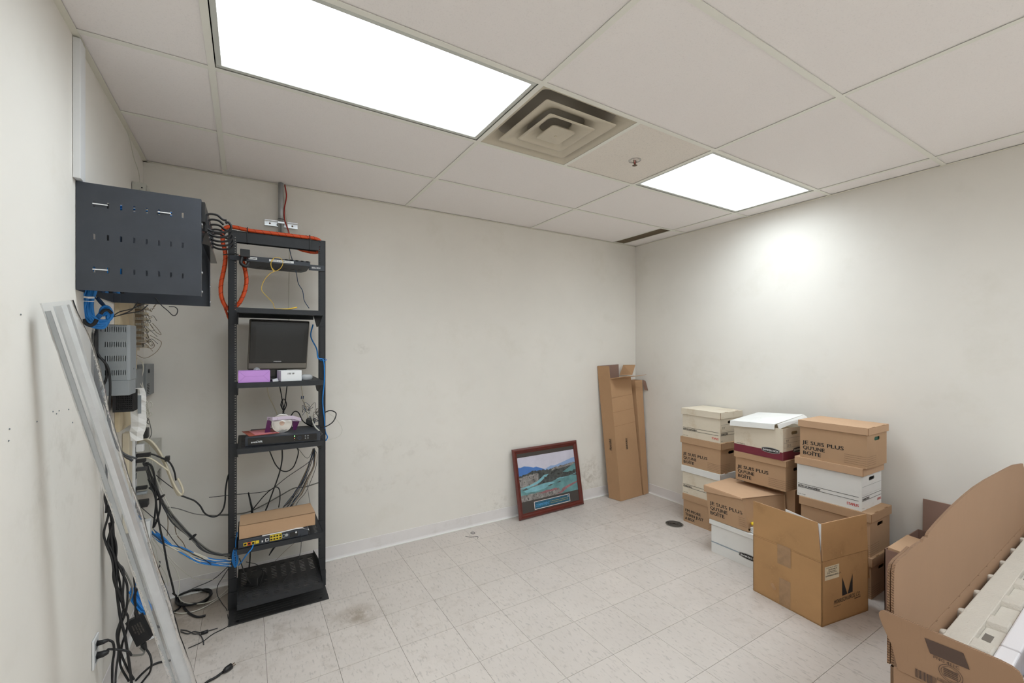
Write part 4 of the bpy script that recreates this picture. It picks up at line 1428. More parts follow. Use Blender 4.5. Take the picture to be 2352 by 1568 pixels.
MB().hexa([Vector(p) for p in ((.675, -.53, 1.367), (.705, -.51, 1.367), (.70, -.49, 1.367), (.672, -.505, 1.367), (.675, -.53, 1.372), (.705, -.51, 1.372), (.70, -.49, 1.385), (.672, -.505, 1.378))]).build('white_clip', 'pale_plastic', label='small white plastic clip between the lilac and white cartons', cat='clip')

# video recorder with papers and a reflector lamp
fl_, fr_ = Vector((.535, -.502, .998)), Vector((.93, -.548, .998))
R_ = (fr_ - fl_).normalized(); Dv = Vector((-R_.y, R_.x, 0))
t = thing('video_recorder', (.73, -.38, .996), 'flat black video recorder with small lit green indicator on a rack shelf', 'recorder')
dv = lambda a, d, z: fl_ + R_ * a + Dv * d + Z * z
WV = (fr_ - fl_).length
MB().hexa([dv(0, 0, 0), dv(WV, 0, 0), dv(WV, .27, 0), dv(0, .27, 0), dv(0, 0, .053), dv(WV, 0, .053), dv(WV, .27, .053), dv(0, .27, .053)]).build('case', 'black_steel', t, bevel=.002)
MB().hexa([dv(.015, -.004, .008), dv(WV - .02, -.004, .008), dv(WV - .02, 0, .008), dv(.015, 0, .008), dv(.015, -.004, .046), dv(WV - .02, -.004, .046), dv(WV - .02, 0, .046), dv(.015, 0, .046)]).build('front_panel', 'bezel', t)
mb = MB(); text_mb(mb, 'avenDVR', dv(.03, -.0045, .018), R_, Z, .017, 0, .02, .058); mb.build('maker_name', 'logo_white', t)
for k, m_ in enumerate(('led_green', 'led_orange', 'ink_grey')):
    MB().lathe([(.002 if k else .0028, 0), (.001, -.002)], dv(.256, -.004, .04 - k * .0125), Dv, 8).build('indicator', m_, t)
MB().lathe([(.012, 0), (.012, -.0015), (.009, -.0015), (.009, 0)], dv(.283, -.0041, .028), Dv, 20).build('button_ring', 'black_steel', t)
for k in range(4):
    MB().lathe([(.004, 0), (.004, -.001)], dv(.315 + .014 * (k % 2), -.0041, .037 - .014 * (k // 2)), Dv, 8).build('button', 'grey_steel', t)
z = 1.0525
pk = [at(u, v, z=z) for u, v in ((555, 991), (573, 1002), (642, 994), (629, 984))]
MB().sheet(pk, Z, .0012).build('pink_leaflet', 'rust_paper', label='rust red folded leaflet lying on the video recorder', cat='paper')
mb = MB().sheet([p.lerp((pk[0] + pk[2]) / 2, .14) + Vector((.022, 0, .0016)) for p in pk], Z, .001)
mb.build('pink_leaflet', 'pink_paper', label='light pink leaflet lying over the rust red one on the video recorder', cat='paper')
bc = Vector((.727, -.44, 1.106))
ax = Vector((-.03, -1, .16)).normalized()
t = thing('reflector_lamp', bc - Vector((0, 0, .055)), 'round clear-faced reflector bulb standing on the video recorder', 'light bulb')
MB().lathe([(.012, -.1), (.014, -.085), (.022, -.075), (.045, -.035), (.0585, -.004), (.059, .002), (.056, .006)], bc, ax, 28).build('reflector', 'lamp_reflector', t, smooth=True)
MB().lathe([(.056, .006), (.05, .0075), (.035, .011), (.018, .013), (.001, .0135)], bc, ax, 28).build('face_lens', 'lamp_reflector', t, smooth=True)
MB().lathe([(.013, -.101), (.013, -.13), (.006, -.136)], bc, ax, 14).build('screw_base', 'galv', t, smooth=True)
MB().lathe([(.014, .0137), (.001, .0145)], bc, ax, 14).build('filament_glow', 'filament', t, smooth=True)
t = thing('lamp_sleeve', (.72, -.4, 1.052), 'purple and white card sleeve wrapped around the reflector bulb', 'packaging')
a_, b_ = at(608, 985, y=-.425), at(680, 980, y=-.425)
c_, d_ = at(690, 962, y=-.44), at(615, 959, y=-.44)
for p in (a_, b_): p.z = 1.056
MB().sheet([a_, Vector((.665, -.43, 1.056)), Vector((.67, -.44, c_.z)), d_], (0, 1, 0), .0008).build('side_panel', 'violet', t)
MB().sheet([Vector((.79, -.43, 1.056)), b_, c_, Vector((.782, -.44, c_.z))], (0, 1, 0), .0008).build('side_panel', 'violet', t)
st = [d_ + Vector((-.004, 0, -.014)), Vector((.675, -.466, d_.z - .014)), Vector((.727, -.4605, d_.z - .013)), Vector((.785, -.462, d_.z - .013)), c_ + Vector((.004, 0, -.014))]
st = [Vector((p.x, p.y - (.0 if i in (0, 4) else .012), p.z)) for i, p in enumerate(st)]
MB().loops([[p for p in st], [p + Vector((0, .002, .02)) for p in st]]).build('band', 'lilac_grey', t)
mb = MB(); text_mb(mb, 'PHILIPS', d_ + Vector((.004, -.012, -.01)), (.06, -.022, 0), Z, .012, 0, .03, .05, .006); mb.build('maker_name', 'violet', t)

# router under a carton
t = thing('router', (.715, -.45, .435), 'black network router with yellow ports on a rack shelf under a brown box', 'router')
r0, r1 = Vector((.503, -.543, .437)), Vector((.86, -.548, .437))
MB().box(.503, .862, -.545, -.33, .437, .481).build('case', 'black_steel', t, bevel=.002)
fx = lambda u: at(u, 1240, y=-.546).x
O_ = Vector((0, -.5452, 0)); R_ = Vector((1, 0, 0))


def port(x, z, s, m_, n_='port', hole=True):
    o = MB().box(x - s, x + s, -.5475, -.5445, z - s, z + s).build(n_, m_, t)
    if hole: MB().box(x - s * .6, x + s * .6, -.5482, -.547, z - s * .5, z + s * .6).build('socket', 'void', o)


for u, m_ in ((563.5, 'port_yellow'), (572.5, 'port_orange'), (581.5, 'port_yellow')): port(fx(u), .455, .009, m_)
MB().box(fx(587), fx(595), -.5475, -.5445, .447, .464).build('port', 'port_yellow', t)
MB().box(fx(601), fx(604), -.5472, -.5445, .448, .458).build('port', 'pale_plastic', t)
port(fx(613), .457, .0085, 'pale_plastic')
xa, xb = fx(620), fx(647)
o = MB().box(xa, xb, -.5475, -.5445, .445, .479).build('port_block', 'port_yellow', t)
for i in range(4):
    for j in range(2):
        x = xa + (i + .5) * (xb - xa) / 4; z = .4535 + j * .016
        MB().box(x - .005, x + .005, -.5482, -.547, z - .004, z + .004).build('socket', 'void', o)
port(fx(651.5), .46, .0085, 'grey_plastic')
MB().lathe([(.008, 0), (.008, -.004), (.003, -.005)], (fx(658.5), -.5445, .462), (0, 1, 0), 12).build('knob', 'galv', t)
MB().box(fx(666), fx(684), -.5472, -.5445, .445, .472).build('card_slot', 'bezel', t)
MB().lathe([(.005, 0), (.005, -.004)], (fx(680), -.547, .468), (0, 1, 0), 10).build('knob', 'pale_plastic', t)
t = thing('carton_sleeve', (.705, -.44, .481), 'clean light brown carton resting on the router in the rack', 'box')
cz0, cz1 = .484, .56
c0, c1 = Vector((.507, -.535, 0)), Vector((.903, -.53, 0))
mb = MB()
bk = .185
cA = [c0, c1, c1 + Vector((-.006, bk, 0)), c0 + Vector((.004, bk, 0))]
for i in range(4):
    j = (i + 1) % 4
    if i in (1, 3): continue
    mb.sheet([cA[i] + Z * cz0, cA[j] + Z * cz0, cA[j] + Z * cz1, cA[i] + Z * cz1], (0, 1 if i == 0 else -1, 0), .003)
mb.sheet([p + Z * (cz1 - .003) for p in cA], Z, .003)
mb.sheet([p + Z * cz0 for p in cA], Z, .002)
mb.build('body', 'kraft_box', t)
MB().sheet([cA[1] + Z * cz0, cA[2] + Z * cz0, cA[2] + Z * (cz1 - .01), cA[1] + Z * (cz1 - .006)], (-1, 0, 0), .003).build('end_flap', 'kraft_brown', t)
mb = MB()
sh = [[Vector((x, y, z)) for y in (-.548, -.45)] for x, z in ((.62, .4825), (.72, .4826), (.80, .487), (.83, .484), (.86, .47), (.868, .462))]
for k in range(len(sh) - 1): mb.face([sh[k][0], sh[k + 1][0], sh[k + 1][1], sh[k][1]])
mb.build('paper_sheet', 'paper', label='white paper sheet curling out between the router and brown carton', cat='paper')
# aerial
MB().tube([(.575, -.25, .48), (.571, -.25, .56), (.552, -.25, .66)], [.007, .006, .004], 8).build('aerial', 'black_rubber', smooth=True, label='black stub aerial rising behind the brown carton in the rack', cat='antenna')
# adapter on the lowest shelf
t = thing('power_adapter', (.585, -.33, .127), 'black angular power adapter lying on the lowest vented shelf', 'adapter')
MB().hexa([Vector(p) for p in ((.535, -.36, .128), (.6, -.395, .128), (.66, -.3, .128), (.58, -.25, .128), (.548, -.355, .172), (.602, -.38, .172), (.64, -.305, .172), (.58, -.265, .172))]).build('block', 'black_plastic', t, bevel=.004)

# conduit, strut and bars above the rack
t = thing('strut_channel', (.75, -.02, 2.43), 'short galvanised strut channel screwed to the back wall above the rack', 'bracket')
MB().box(.648, .853, -.003, -.001, 2.405, 2.445).build('web', 'galv_bright', t)
MB().box(.648, .853, -.024, -.003, 2.441, 2.445).box(.648, .853, -.024, -.003, 2.405, 2.409).build('flanges', 'galv_bright', t)
for x in (.68, .82):
    MB().lathe([(.006, 0), (.006, -.003), (.001, -.004)], (x, -.003, 2.425), (0, 1, 0), 10).build('screw', 'brass_dark', t)
t = thing('conduit', (.745, -.035, 2.37), 'grey metal conduit dropping from the ceiling behind the rack top', 'pipe')
MB().tube([(.746, -.042, 2.36), (.746, -.042, 2.702)], .0165, 16).build('pipe', 'galv', t, smooth=True)
MB().box(.722, .77, -.062, -.02, 2.418, 2.434).build('clamp', 'galv_bright', t, bevel=.003)
MB().tube([(.746 + math.cos(a) * .019, -.042 + math.sin(a) * .019, 2.452) for a in [2 * math.pi * k / 14 for k in range(14)]], .0018, 6, closed=True).build('cable_tie', 'black_plastic', t)


# ================================================================== CABLES
def cable(name, mat_, pts, r, label, group=None, cat='cable', n=7, seg=8, ends=None):
    o = MB().tube(curve(pts, seg), r, n).build(name, mat_, smooth=True, label=label, cat=cat, group=group)
    return o


def jig(pts, s):
    return [Vector(p) + Vector((random.uniform(-s, s), random.uniform(-s, s), random.uniform(-s, s))) for p in pts]


def onx(l, x): return [at(u, v, x=x) for u, v in l]
def ony(l, y): return [at(u, v, y=y) for u, v in l]


random.seed(21)
# orange spiral tubing


def spiral(label, pts, r=.0115):
    P = curve(pts, 10)
    t_ = thing('spiral_tubing', P[0], label, 'tubing', 'orange spiral tubing on the rack')
    MB().tube(P, r, 12).build('sleeve', 'orange_duct', t_, smooth=True)
    # seam wound round the sleeve
    H = []; acc = 0
    prev = P[0]; tt = (P[1] - P[0]).normalized(); u = tt.orthogonal().normalized()
    for i in range(len(P) - 1):
        t2 = (P[i + 1] - P[i])
        steps = max(2, int(t2.length / .004))
        dn = t2.normalized()
        u = (u - dn * u.dot(dn)).normalized(); w_ = dn.cross(u)
        for k in range(steps):
            p = P[i] + t2 * (k / steps); acc += t2.length / steps
            a = acc / .042 * 2 * math.pi
            H.append(p + (u * math.cos(a) + w_ * math.sin(a)) * (r + .0001))
    MB().tube(H, .0013, 4).build('seam', 'orange_dark', t_)
    return t_


top_run = [at(513, 566, y=-.30), at(511, 535, y=-.31), at(519, 523, y=-.315), at(535, 521, y=-.318)]
top_run += [Vector((x, -.322, 2.283)) for x in (.56, .66, .76, .86, .92)] + [Vector((.955, -.325, 2.27)), Vector((.968, -.31, 2.235)), Vector((.94, -.29, 2.2)), Vector((.87, -.28, 2.205)), Vector((.83, -.28, 2.215))]
spiral('orange spiral tubing lying along the top bar of the rack', top_run)
spiral('orange spiral tubing hanging in a loop round the left rack post', [at(u, v, y=-.29) for u, v in ((515, 566), (518, 590), (515, 615), (508, 650), (508, 678), (516, 700), (528, 710), (541, 704), (553, 690), (563, 665), (566, 640), (561, 612), (554, 592), (553, 586))])
spiral('orange spiral tubing end dropping behind the left rack post', [at(u, v, y=-.27) for u, v in ((512, 695), (517, 708), (522, 722), (527, 735))], .006)
for (u, v, y) in ((568, 545, -.322), (711, 565, -.322)):
    p = at(u, v, y=y)
    MB().tube([Vector((p.x, -.345, 2.2)), Vector((p.x, -.347, 2.27)), Vector((p.x, -.335, 2.297)), Vector((p.x, -.315, 2.298)), Vector((p.x, -.30, 2.27)), Vector((p.x, -.302, 2.2))], .0028, 5).build('cable_tie', 'black_plastic', label='black cable tie binding the orange tubing to the rack top bar', cat='cable tie', group='ties on the orange tubing')
MB().tube([at(513, 583, y=-.31), at(513, 585, y=-.345), at(530, 583, y=-.352), at(548, 584, y=-.352)], .003, 5).build('cable_tie', 'black_plastic', label='black cable tie reaching from the hanging orange loop to the rack post', cat='cable tie')
cable('fibre_cord', 'yellow_cord', ony([(628, 595), (622, 605), (626, 619), (634, 622), (645, 615), (650, 603), (645, 594), (634, 591), (624, 598), (623, 612), (630, 622), (620, 628), (608, 642), (601, 658), (602, 668), (612, 680), (626, 695), (630, 706), (632, 709)], -.42), .0017, 'thin yellow fibre cord looped off the patch tray down to the top shelf')
cable('patch_plug', 'yellow_cord', [(.69, -.47, 1.795), (.72, -.46, 1.797), (.76, -.45, 1.801), (.81, -.44, 1.815)], .0045, 'bright yellow connector tails lying on the top shelf', n=8)
cable('network_cable', 'white_cord', [at(650, 423, y=-.02), at(654, 470, y=-.03), at(661, 530, y=-.05), at(665, 590, y=-.06), at(664, 640, y=-.06), at(664, 700, y=-.07), at(664, 790, y=-.07)], .0032, 'off-white cable hanging behind the rack from the ceiling conduit')
cable('network_cable', 'red_cord', [at(654, 424, y=-.02), at(658, 450, y=-.03), at(653, 480, y=-.04), at(654, 505, y=-.06), at(662, 528, y=-.12), at(665, 540, y=-.2), at(668, 552, y=-.29)], .0042, 'dark red cable running from the ceiling down to the rack top')
cable('network_cable', 'navy_cord', ony([(664, 566), (668, 585), (680, 625), (685, 650), (695, 668), (699, 690), (710, 708)], -.2), .0024, 'thin blue-grey cord dangling behind the patch tray')
cable('network_cable', 'blue_cord', [at(719, 745, y=-.3), at(714, 772, y=-.3), at(727, 800, y=-.31), at(731, 822, y=-.355), at(743, 828, y=-.36), at(745, 870, y=-.36), at(741, 920, y=-.36), at(745, 960, y=-.355), at(747, 990, y=-.33), at(752, 1003, y=-.3), at(748, 1012, y=-.3)], .0042, 'bright blue cable running down the right rack post')
MB().tube([Vector((.975 + math.cos(a) * .022, -.345, 1.487 + math.sin(a) * .006)) for a in [2 * math.pi * k / 12 for k in range(12)]], .0018, 5, closed=True).build('cable_tie', 'blue_cord', label='light blue tie knotted round the right rack post', cat='cable tie')

# black cords below the television shelf
CW = {'blue_cord': 'blue', 'white_cord': 'white', 'cream_cord': 'cream', 'navy_cord': 'navy', 'dark_cord': 'charcoal', 'grey_cord': 'light grey', 'tan_wire': 'tan', 'black_rubber': 'black'}
GB = 'black cords dangling behind the rack shelves'
for l in ([(641, 880), (646, 905), (649, 925), (652, 945), (645, 952), (641, 958)], [(660, 880), (657, 905), (655, 925), (650, 945), (655, 952), (652, 962)],
          [(650, 918), (645, 930), (652, 942), (658, 928), (652, 916), (646, 925), (650, 940), (657, 935)]):
    cable('power_cable', 'black_rubber', ony(l, -.24), .0032, 'black power cord knotted behind the reflector bulb', GB)
cable('power_cable', 'cream_cord', ony([(612, 882), (618, 910), (630, 935), (640, 960)], -.12), .003, 'pale cable hanging behind the shelf left of the knotted cord')
cable('power_cable', 'cream_cord', ony([(691, 880), (695, 905), (702, 935), (708, 965)], -.12), .0022, 'pale cable hanging behind the shelf right of the knotted cord')
cable('power_cable', 'black_rubber', [at(668, 955, y=-.3), at(676, 945, y=-.3), at(686, 948, y=-.3), at(697, 968, y=-.3), at(720, 980, y=-.33), at(745, 980, y=-.36), at(765, 968, y=-.33), at(772, 950, y=-.3), at(762, 943, y=-.28), at(750, 945, y=-.27), at(730, 958, y=-.26)], .0036, 'black cord arching over the video recorder and round the right post')
cable('power_cable', 'white_cord', [at(718, 955, y=-.3), at(717, 965, y=-.33), at(724, 980, y=-.42), at(733, 990, y=-.5), at(733, 998, y=-.52)], .005, 'short white lead plugged into the right end of the video recorder')
MB().tube([at(733, 990, y=-.52), at(738, 998, y=-.53)], .009, 8).build('plug', 'black_plastic', label='black moulded plug at the right end of the video recorder', cat='plug')
# tangle of small leads
for k in range(16):
    c0_ = at(722 + random.uniform(-14, 10), 945 + random.uniform(-18, 22), y=-.25)
    pts = [c0_]
    for j in range(5):
        c0_ = c0_ + Vector((random.uniform(-.03, .03), random.uniform(-.03, .03), random.uniform(-.04, .035)))
        c0_.x = min(max(c0_.x, .86), .965)
        pts.append(c0_)
    mm = random.choice(('black_rubber', 'dark_cord', 'tan_wire', 'navy_cord'))
    cable('thin_lead', mm, pts, .0014, 'thin ' + CW[mm] + ' lead in the tangle behind the right end of the video recorder', 'tangled leads by the right rack post', seg=6, n=5)
MB().hexa([at(u, v, y=yy) for u, v, yy in ((702, 972, -.36), (716, 978, -.36), (722, 972, -.3), (706, 968, -.3), (703, 962, -.36), (716, 966, -.36), (722, 962, -.3), (707, 958, -.3))]).build('power_adapter', 'black_plastic', bevel=.003, label='black wall adapter lying on the back of the video recorder', cat='adapter')
for u in (693, 697):
    MB().tube([at(u, 909, y=-.15), at(u - 1, 916, y=-.15)], .003, 6).build('video_plug', 'navy_cord', label='small dark connector hanging on a thin lead behind the shelf', cat='plug', group='small connectors behind the shelf')
cable('thin_lead', 'tan_wire', ony([(694, 917), (700, 930), (706, 940), (715, 944)], -.18), .0015, 'brown lead from the small connectors to the lead tangle', n=5)
cable('thin_lead', 'white_cord', [at(744, 938, y=-.29), at(750, 945, y=-.25), at(772, 962, y=-.2), at(786, 985, y=-.18), at(778, 1002, y=-.18), at(752, 1011, y=-.2)], .0013, 'thin white lead looping out beside the right post', n=5)
# below the recorder shelf
cable('power_cable', 'black_rubber', ony([(618, 1032), (626, 1052), (634, 1068), (646, 1080), (660, 1082), (674, 1072), (683, 1050), (685, 1035), (680, 1025)], -.25), .0036, 'black cord hanging in a U below the recorder shelf', GB)
cable('power_cable', 'black_rubber', ony([(648, 1030), (648, 1055), (642, 1085), (630, 1120), (615, 1160), (610, 1172)], -.27), .0042, 'straight black cord dropping behind the brown carton', GB)
cable('power_cable', 'black_rubber', ony([(576, 1175), (590, 1158), (605, 1140), (620, 1126), (634, 1118), (642, 1125), (643, 1145), (640, 1165)], -.26), .0032, 'black cord arching up behind the brown carton', GB)
cable('power_cable', 'grey_cord', ony([(500, 1182), (560, 1178), (600, 1162), (640, 1140), (675, 1121), (700, 1118), (732, 1108)], -.06), .004, 'grey cord swagged across the back wall behind the rack')
cable('thin_lead', 'dark_cord', ony([(480, 1142), (545, 1135), (600, 1130), (625, 1122), (660, 1095), (700, 1068), (716, 1055)], -.1), .0022, 'thin dark lead stretched across the back wall behind the rack')
for k in range(14):
    s = random.uniform(-1, 1); mm = ('tan_wire', 'grey_cord', 'navy_cord', 'dark_cord', 'tan_wire')[k % 5]
    base = [(722 + s * 3, 1030), (722 + s * 6, 1045), (718 + s * 12, 1070), (706 + s * 12, 1100), (690 + s * 13, 1130), (676 + s * 13, 1150), (664 + s * 14, 1165)]
    cable('thin_lead', mm, jig(ony(base, -.2), .006), .0021, CW[mm] + ' lead in the bundle fanning down from the recorder shelf bracket', 'fan of leads below the recorder shelf', n=5, seg=6)
cable('thin_lead', 'grey_cord', ony([(720, 1030), (706, 1052), (685, 1030)], -.2), .0016, 'grey lead dipping below the recorder shelf', n=5)
cable('thin_lead', 'grey_cord', ony([(704, 1095), (708, 1130), (712, 1155)], -.15), .0016, 'grey lead dropping to the right end of the brown carton', n=5)
# router leads
cable('network_cable', 'blue_cord', [at(582, 1250, y=-.55), at(578, 1260, y=-.575), at(566, 1274, y=-.57), at(556, 1288, y=-.53), at(548, 1298, y=-.5)], .0036, 'blue patch cord plugged into a yellow router port')
t = thing('cable_coil', at(540, 1300, y=-.4), 'narrow hank of blue patch cord hanging on the left rack post', 'cable')
for k in range(6):
    s = (k - 2.5) * .8
    MB().tube(curve(jig([at(540, 1257, y=-.40), at(536 + s, 1270, y=-.41), at(536.5 + s, 1290, y=-.41), at(540, 1302, y=-.41), at(544 + s, 1290, y=-.41), at(543 + s, 1270, y=-.41), at(541, 1257, y=-.4)], .002), 6), .0028, 6).build('strand', 'blue_cord', t, smooth=True)
MB().tube([at(537, 1260, y=-.415), at(543, 1259, y=-.415)], .006, 6).build('wrap', 'dark_cord', t)
cable('network_cable', 'blue_cord', ony([(541, 1257), (542, 1240), (545, 1222)], -.41), .0028, 'blue patch cord tail running up from the hank on the left post')
cable('thin_lead', 'dark_cord', [at(690, 1228, y=-.55), at(692, 1245, y=-.57), at(688, 1275, y=-.5), at(675, 1300, y=-.4), at(655, 1330, y=-.42), at(640, 1350, y=-.44), at(615, 1362, y=-.46), at(600, 1354, y=-.45), at(580, 1357, y=-.44), at(564, 1362, y=-.46), at(570, 1369, y=-.48), at(588, 1366, y=-.47), at(594, 1357, y=-.45)], .0017, 'thin dark lead wandering from the router down onto the lowest shelf', n=5)
cable('power_cable', 'black_rubber', ony([(550, 1282), (556, 1300), (566, 1325), (575, 1340)], -.42), .0028, 'black cord dropping to the adapter on the lowest shelf', GB)
cable('power_cable', 'black_rubber', ony([(575, 1262), (574, 1285), (572, 1305)], -.3), .0042, 'stiff black cord rising from the adapter on the lowest shelf', GB)
cable('power_cable', 'black_rubber', [at(565, 1290, y=-.3), at(590, 1296, y=-.3), at(603, 1310, y=-.32), at(604, 1322, y=-.36), at(597, 1345, y=-.4), at(600, 1356, y=-.43)], .002, 'thin black cord curling round the adapter on the lowest shelf', GB, n=5)
MB().tube([at(632, 1254, y=-.2), at(626, 1262, y=-.2), at(618, 1275, y=-.2)], [.006, .006, .003], 8).build('plug', 'black_plastic', label='loose black plug hanging under the router shelf', cat='plug')
cable('thin_lead', 'tan_wire', ony([(678, 1245), (655, 1265), (632, 1288)], -.06), .0014, 'brown lead slanting down the wall behind the router shelf', n=5)

# ================================================================== LEFT WALL
# raceway
t = thing('cable_raceway', (.01, -1.19, 2.185), 'white plastic cable raceway running from the ceiling to the black wall rack', 'raceway')
MB().box(.001, .022, -1.232, -1.200, 2.183, 2.695).build('channel', 'pale_plastic', t, bevel=.002)
MB().box(.001, .020, -1.198, -1.165, 2.183, 2.695).build('channel', 'pale_plastic', t, bevel=.002)

# black wall-mounted swing rack
YN, YB, XW, Z0, Z1 = -1.2, -.69, .382, 1.778, 2.18
t = thing('wall_rack', (.19, -.95, Z0), 'black slotted wall-mount rack high on the left wall', 'rack')
sx = [.05, .089, .127, .166, .204, .242, .28, .318]
holes = [(x - .0032, x + .0032, z - .0105 - Z0, z + .0105 - Z0) for x in sx for z in (2.103, 1.981, 1.857)]
mb = MB(); slotted_wall(mb, (.002, YN, Z0), (1, 0, 0), Z, XW - .002, Z1 - Z0, holes, .002)
mb.box(XW - .0025, XW, YN + .002, YN + .03, Z0, Z1)
sp_ = mb.build('side_panel', 'black_steel', t)
mb = MB(); slotted_wall(mb, (.002, YB, Z0), (1, 0, 0), Z, XW - .002, Z1 - Z0, holes, .002)
mb.box(XW - .0025, XW, YB - .03, YB - .002, Z0, Z1)
mb.build('side_panel', 'black_steel', t)
mb = MB().box(.001, .004, YN + .003, YB - .003, Z0, Z0 + .06).box(.001, .004, YN + .003, YB - .003, Z1 - .06, Z1)
mb.box(.001, .03, YN + .003, YN + .006, Z0, Z1).box(.001, .03, YB - .006, YB - .003, Z0, Z1)
mb.build('wall_bracket', 'black_steel', t)
for y in (YN + .02, YB - .02):
    for z in (Z1 - .03, Z1 - .1, Z0 + .1, Z0 + .02):
        MB().lathe([(.005, 0), (.005, .003), (.002, .004)], (XW + .0005, y, z), (1, 0, 0), 8).build('screw', 'galv_bright', t)
for (xa, xb, z) in ((.05, .089, 2.103), (.242, .28, 2.103), (.05, .089, 1.857)):
    MB().box(xa - .002, xb + .002, YN - .0045, YN - .0015, z - .001, z + .0025).build('tie_strap', 'paper', t)
# patch panel with labels, and hooked finger managers
o = MB().box(XW + .001, XW + .012, YN + .01, YB - .01, 2.09, 2.172).build('patch_panel', 'black_plastic', t)
o2 = MB().hexa([Vector(p) for p in ((XW + .002, YN + .02, 2.0), (XW + .03, YN + .06, 2.0), (XW + .03, YB - .02, 2.0), (XW + .002, YB - .01, 2.0),
                                    (XW + .002, YN + .02, 2.08), (XW + .012, YN + .06, 2.08), (XW + .012, YB - .02, 2.08), (XW + .002, YB - .01, 2.08))]).build('patch_panel', 'bezel', t)
for k in range(10):
    y = YN + .07 + k * .038
    MB().box(XW + .0125, XW + .014, y, y + .026, 2.06, 2.075).build('label_strip', 'pale_plastic', o)
for k in range(5):
    y = YN + .055 + k * .092
    b0_ = Vector((XW + .012, y, 2.125))
    up_ = [b0_, b0_ + Vector((.012, 0, .012)), b0_ + Vector((.04, 0, .012)), b0_ + Vector((.06, 0, -.004)), b0_ + Vector((.075, 0, -.006))]
    lo2 = [b0_ + Vector((0, 0, -.05)), b0_ + Vector((.02, 0, -.06)), b0_ + Vector((.05, 0, -.062)), b0_ + Vector((.08, 0, -.052)), b0_ + Vector((.092, 0, -.032)), b0_ + Vector((.082, 0, -.014)), b0_ + Vector((.07, 0, -.018))]
    mb = MB().tube(curve(up_[: (5 if k % 2 == 0 else 4)], 4), .0046, 4).tube(curve(lo2[: (7, 5, 6, 7, 5)[k]], 4), .005, 4)
    mb.box(b0_.x - .004, b0_.x + .006, y - .006, y + .006, 2.06, 2.13)
    mb.build('cable_finger', 'black_plastic', t, smooth=False)

# grey enclosure tucked behind the rack
t = thing('wall_enclosure', (.03, -.2, 2.2), 'pale grey metal enclosure in the wall corner just above the black wall rack', 'enclosure')
MB().box(.002, .062, -.31, -.06, 2.12, 2.478).build('box', 'putty_steel', t, bevel=.002)
MB().box(.0625, .066, -.30, -.07, 2.13, 2.47).build('door', 'putty_steel', t, bevel=.001)
MB().lathe([(.004, 0), (.004, -.002)], (.045, -.31, 2.45), (0, 1, 0), 8).build('screw', 'void', t)
cable('thin_lead', 'white_cord', onx([(288, 290), (298, 320), (307, 360), (317, 390), (321, 412)], .02) + [at(322, 440, y=-.33)], .0022, 'thin white bell wire hanging from the ceiling beside the black wall rack', n=5)

# blue network cables: hanks below and behind the rack
random.seed(4)
t = thing('cable_coil', (.08, -1.08, 1.66), 'thick bundle of bright blue network cable looped below the black wall rack', 'cable')
for k in range(15):
    s = (k - 7) / 7
    pts = [at(207 + s * 15, 655, y=-1.1), at(205 + s * 15, 672, y=-1.1), at(199 + s * 15, 695, y=-1.1), at(198 + s * 15, 720, y=-1.09), at(208 + s * 12, 736 + s * -6, y=-1.08),
           at(226, 745 - s * 9, y=-1.06), at(245 + s * 4, 740 - s * 8, y=-1.05), at(253 + s * 7, 725, y=-1.05), at(246 + s * 3, 714 - s * 7, y=-1.05), at(236, 716 - s * 7, y=-1.05), at(226 - s * 2, 728 + s * 3, y=-1.05), at(222, 738, y=-1.05)]
    MB().tube(curve(jig(pts, .004), 6), .0046, 6).build('strand', 'blue_cord', t, smooth=True)
for k in range(6):
    MB().tube(curve(jig([at(222 + k, 680 + k, y=-1.0), at(232 + k, 695, y=-1.0), at(244 + k, 708, y=-1.0), at(252, 716 + k, y=-1.0)], .006), 5), .003, 6).build('strand', 'navy_cord', t, smooth=True)
for l, r in (([(191, 733), (197, 742), (208, 747), (217, 742), (222, 733)], .007), ([(231, 721), (238, 713), (248, 712), (257, 720)], .006)):
    MB().tube(curve(ony(l, -1.11), 5), r, 7).build('hook_strap', 'black_rubber', t, smooth=True)
for v, h in ((682, .004), (691, .0015)):
    MB().tube([at(191 + (3 if v < 690 else 0), v, y=-1.13), at(203, v + 1, y=-1.14), at(216, v + 1, y=-1.13)], h, 6).build('tie_wrap', 'paper', t)
mbp = [at(211, 765, y=-1.0)]
for k in range(8):
    z = 2.06 + .012 * (k % 4)
    cable('network_cable', 'blue_cord', [(.03 + .004 * k, -1.12 + .01 * (k % 3), 1.86 + .01 * k), (.05, -1.13, 2.0), (.1, -1.14 + .004 * k, z + .02), (.2, -1.15, z + .03), (.3, -1.12, z + .02), (.36, -1.05 + .03 * k, 2.08)], .0033, 'blue cable inside the black wall rack, glimpsed through its slots', 'blue cables inside the wall rack', n=6, seg=5)
for k in range(6):
    mm = ('navy_cord', 'blue_cord', 'black_rubber')[k % 3]
    cable('network_cable', mm, [(.02 + .016 * k, -1.0 + .02 * (k % 2), 2.16), (.025 + .015 * k, -1.02, 2.0), (.03 + .014 * k, -1.0, 1.88), (.04 + .012 * k, -1.03, 1.79)], .007, 'thick ' + CW[mm] + ' cable running down inside the black wall rack', 'cables down the back of the wall rack', n=6)
GK = 'thin black leads below the wall rack'
for k, l in enumerate(([(258, 727), (275, 716), (300, 710), (318, 703), (335, 696)], [(258, 728), (280, 722), (302, 712), (312, 700), (318, 692)], [(262, 727), (290, 720), (322, 714), (340, 700)])):
    cable('thin_lead', 'dark_cord', ony(l, -.9 + .05 * k), .0024, 'dark lead running from the blue cable loops to the punch-down block', GK, n=5)
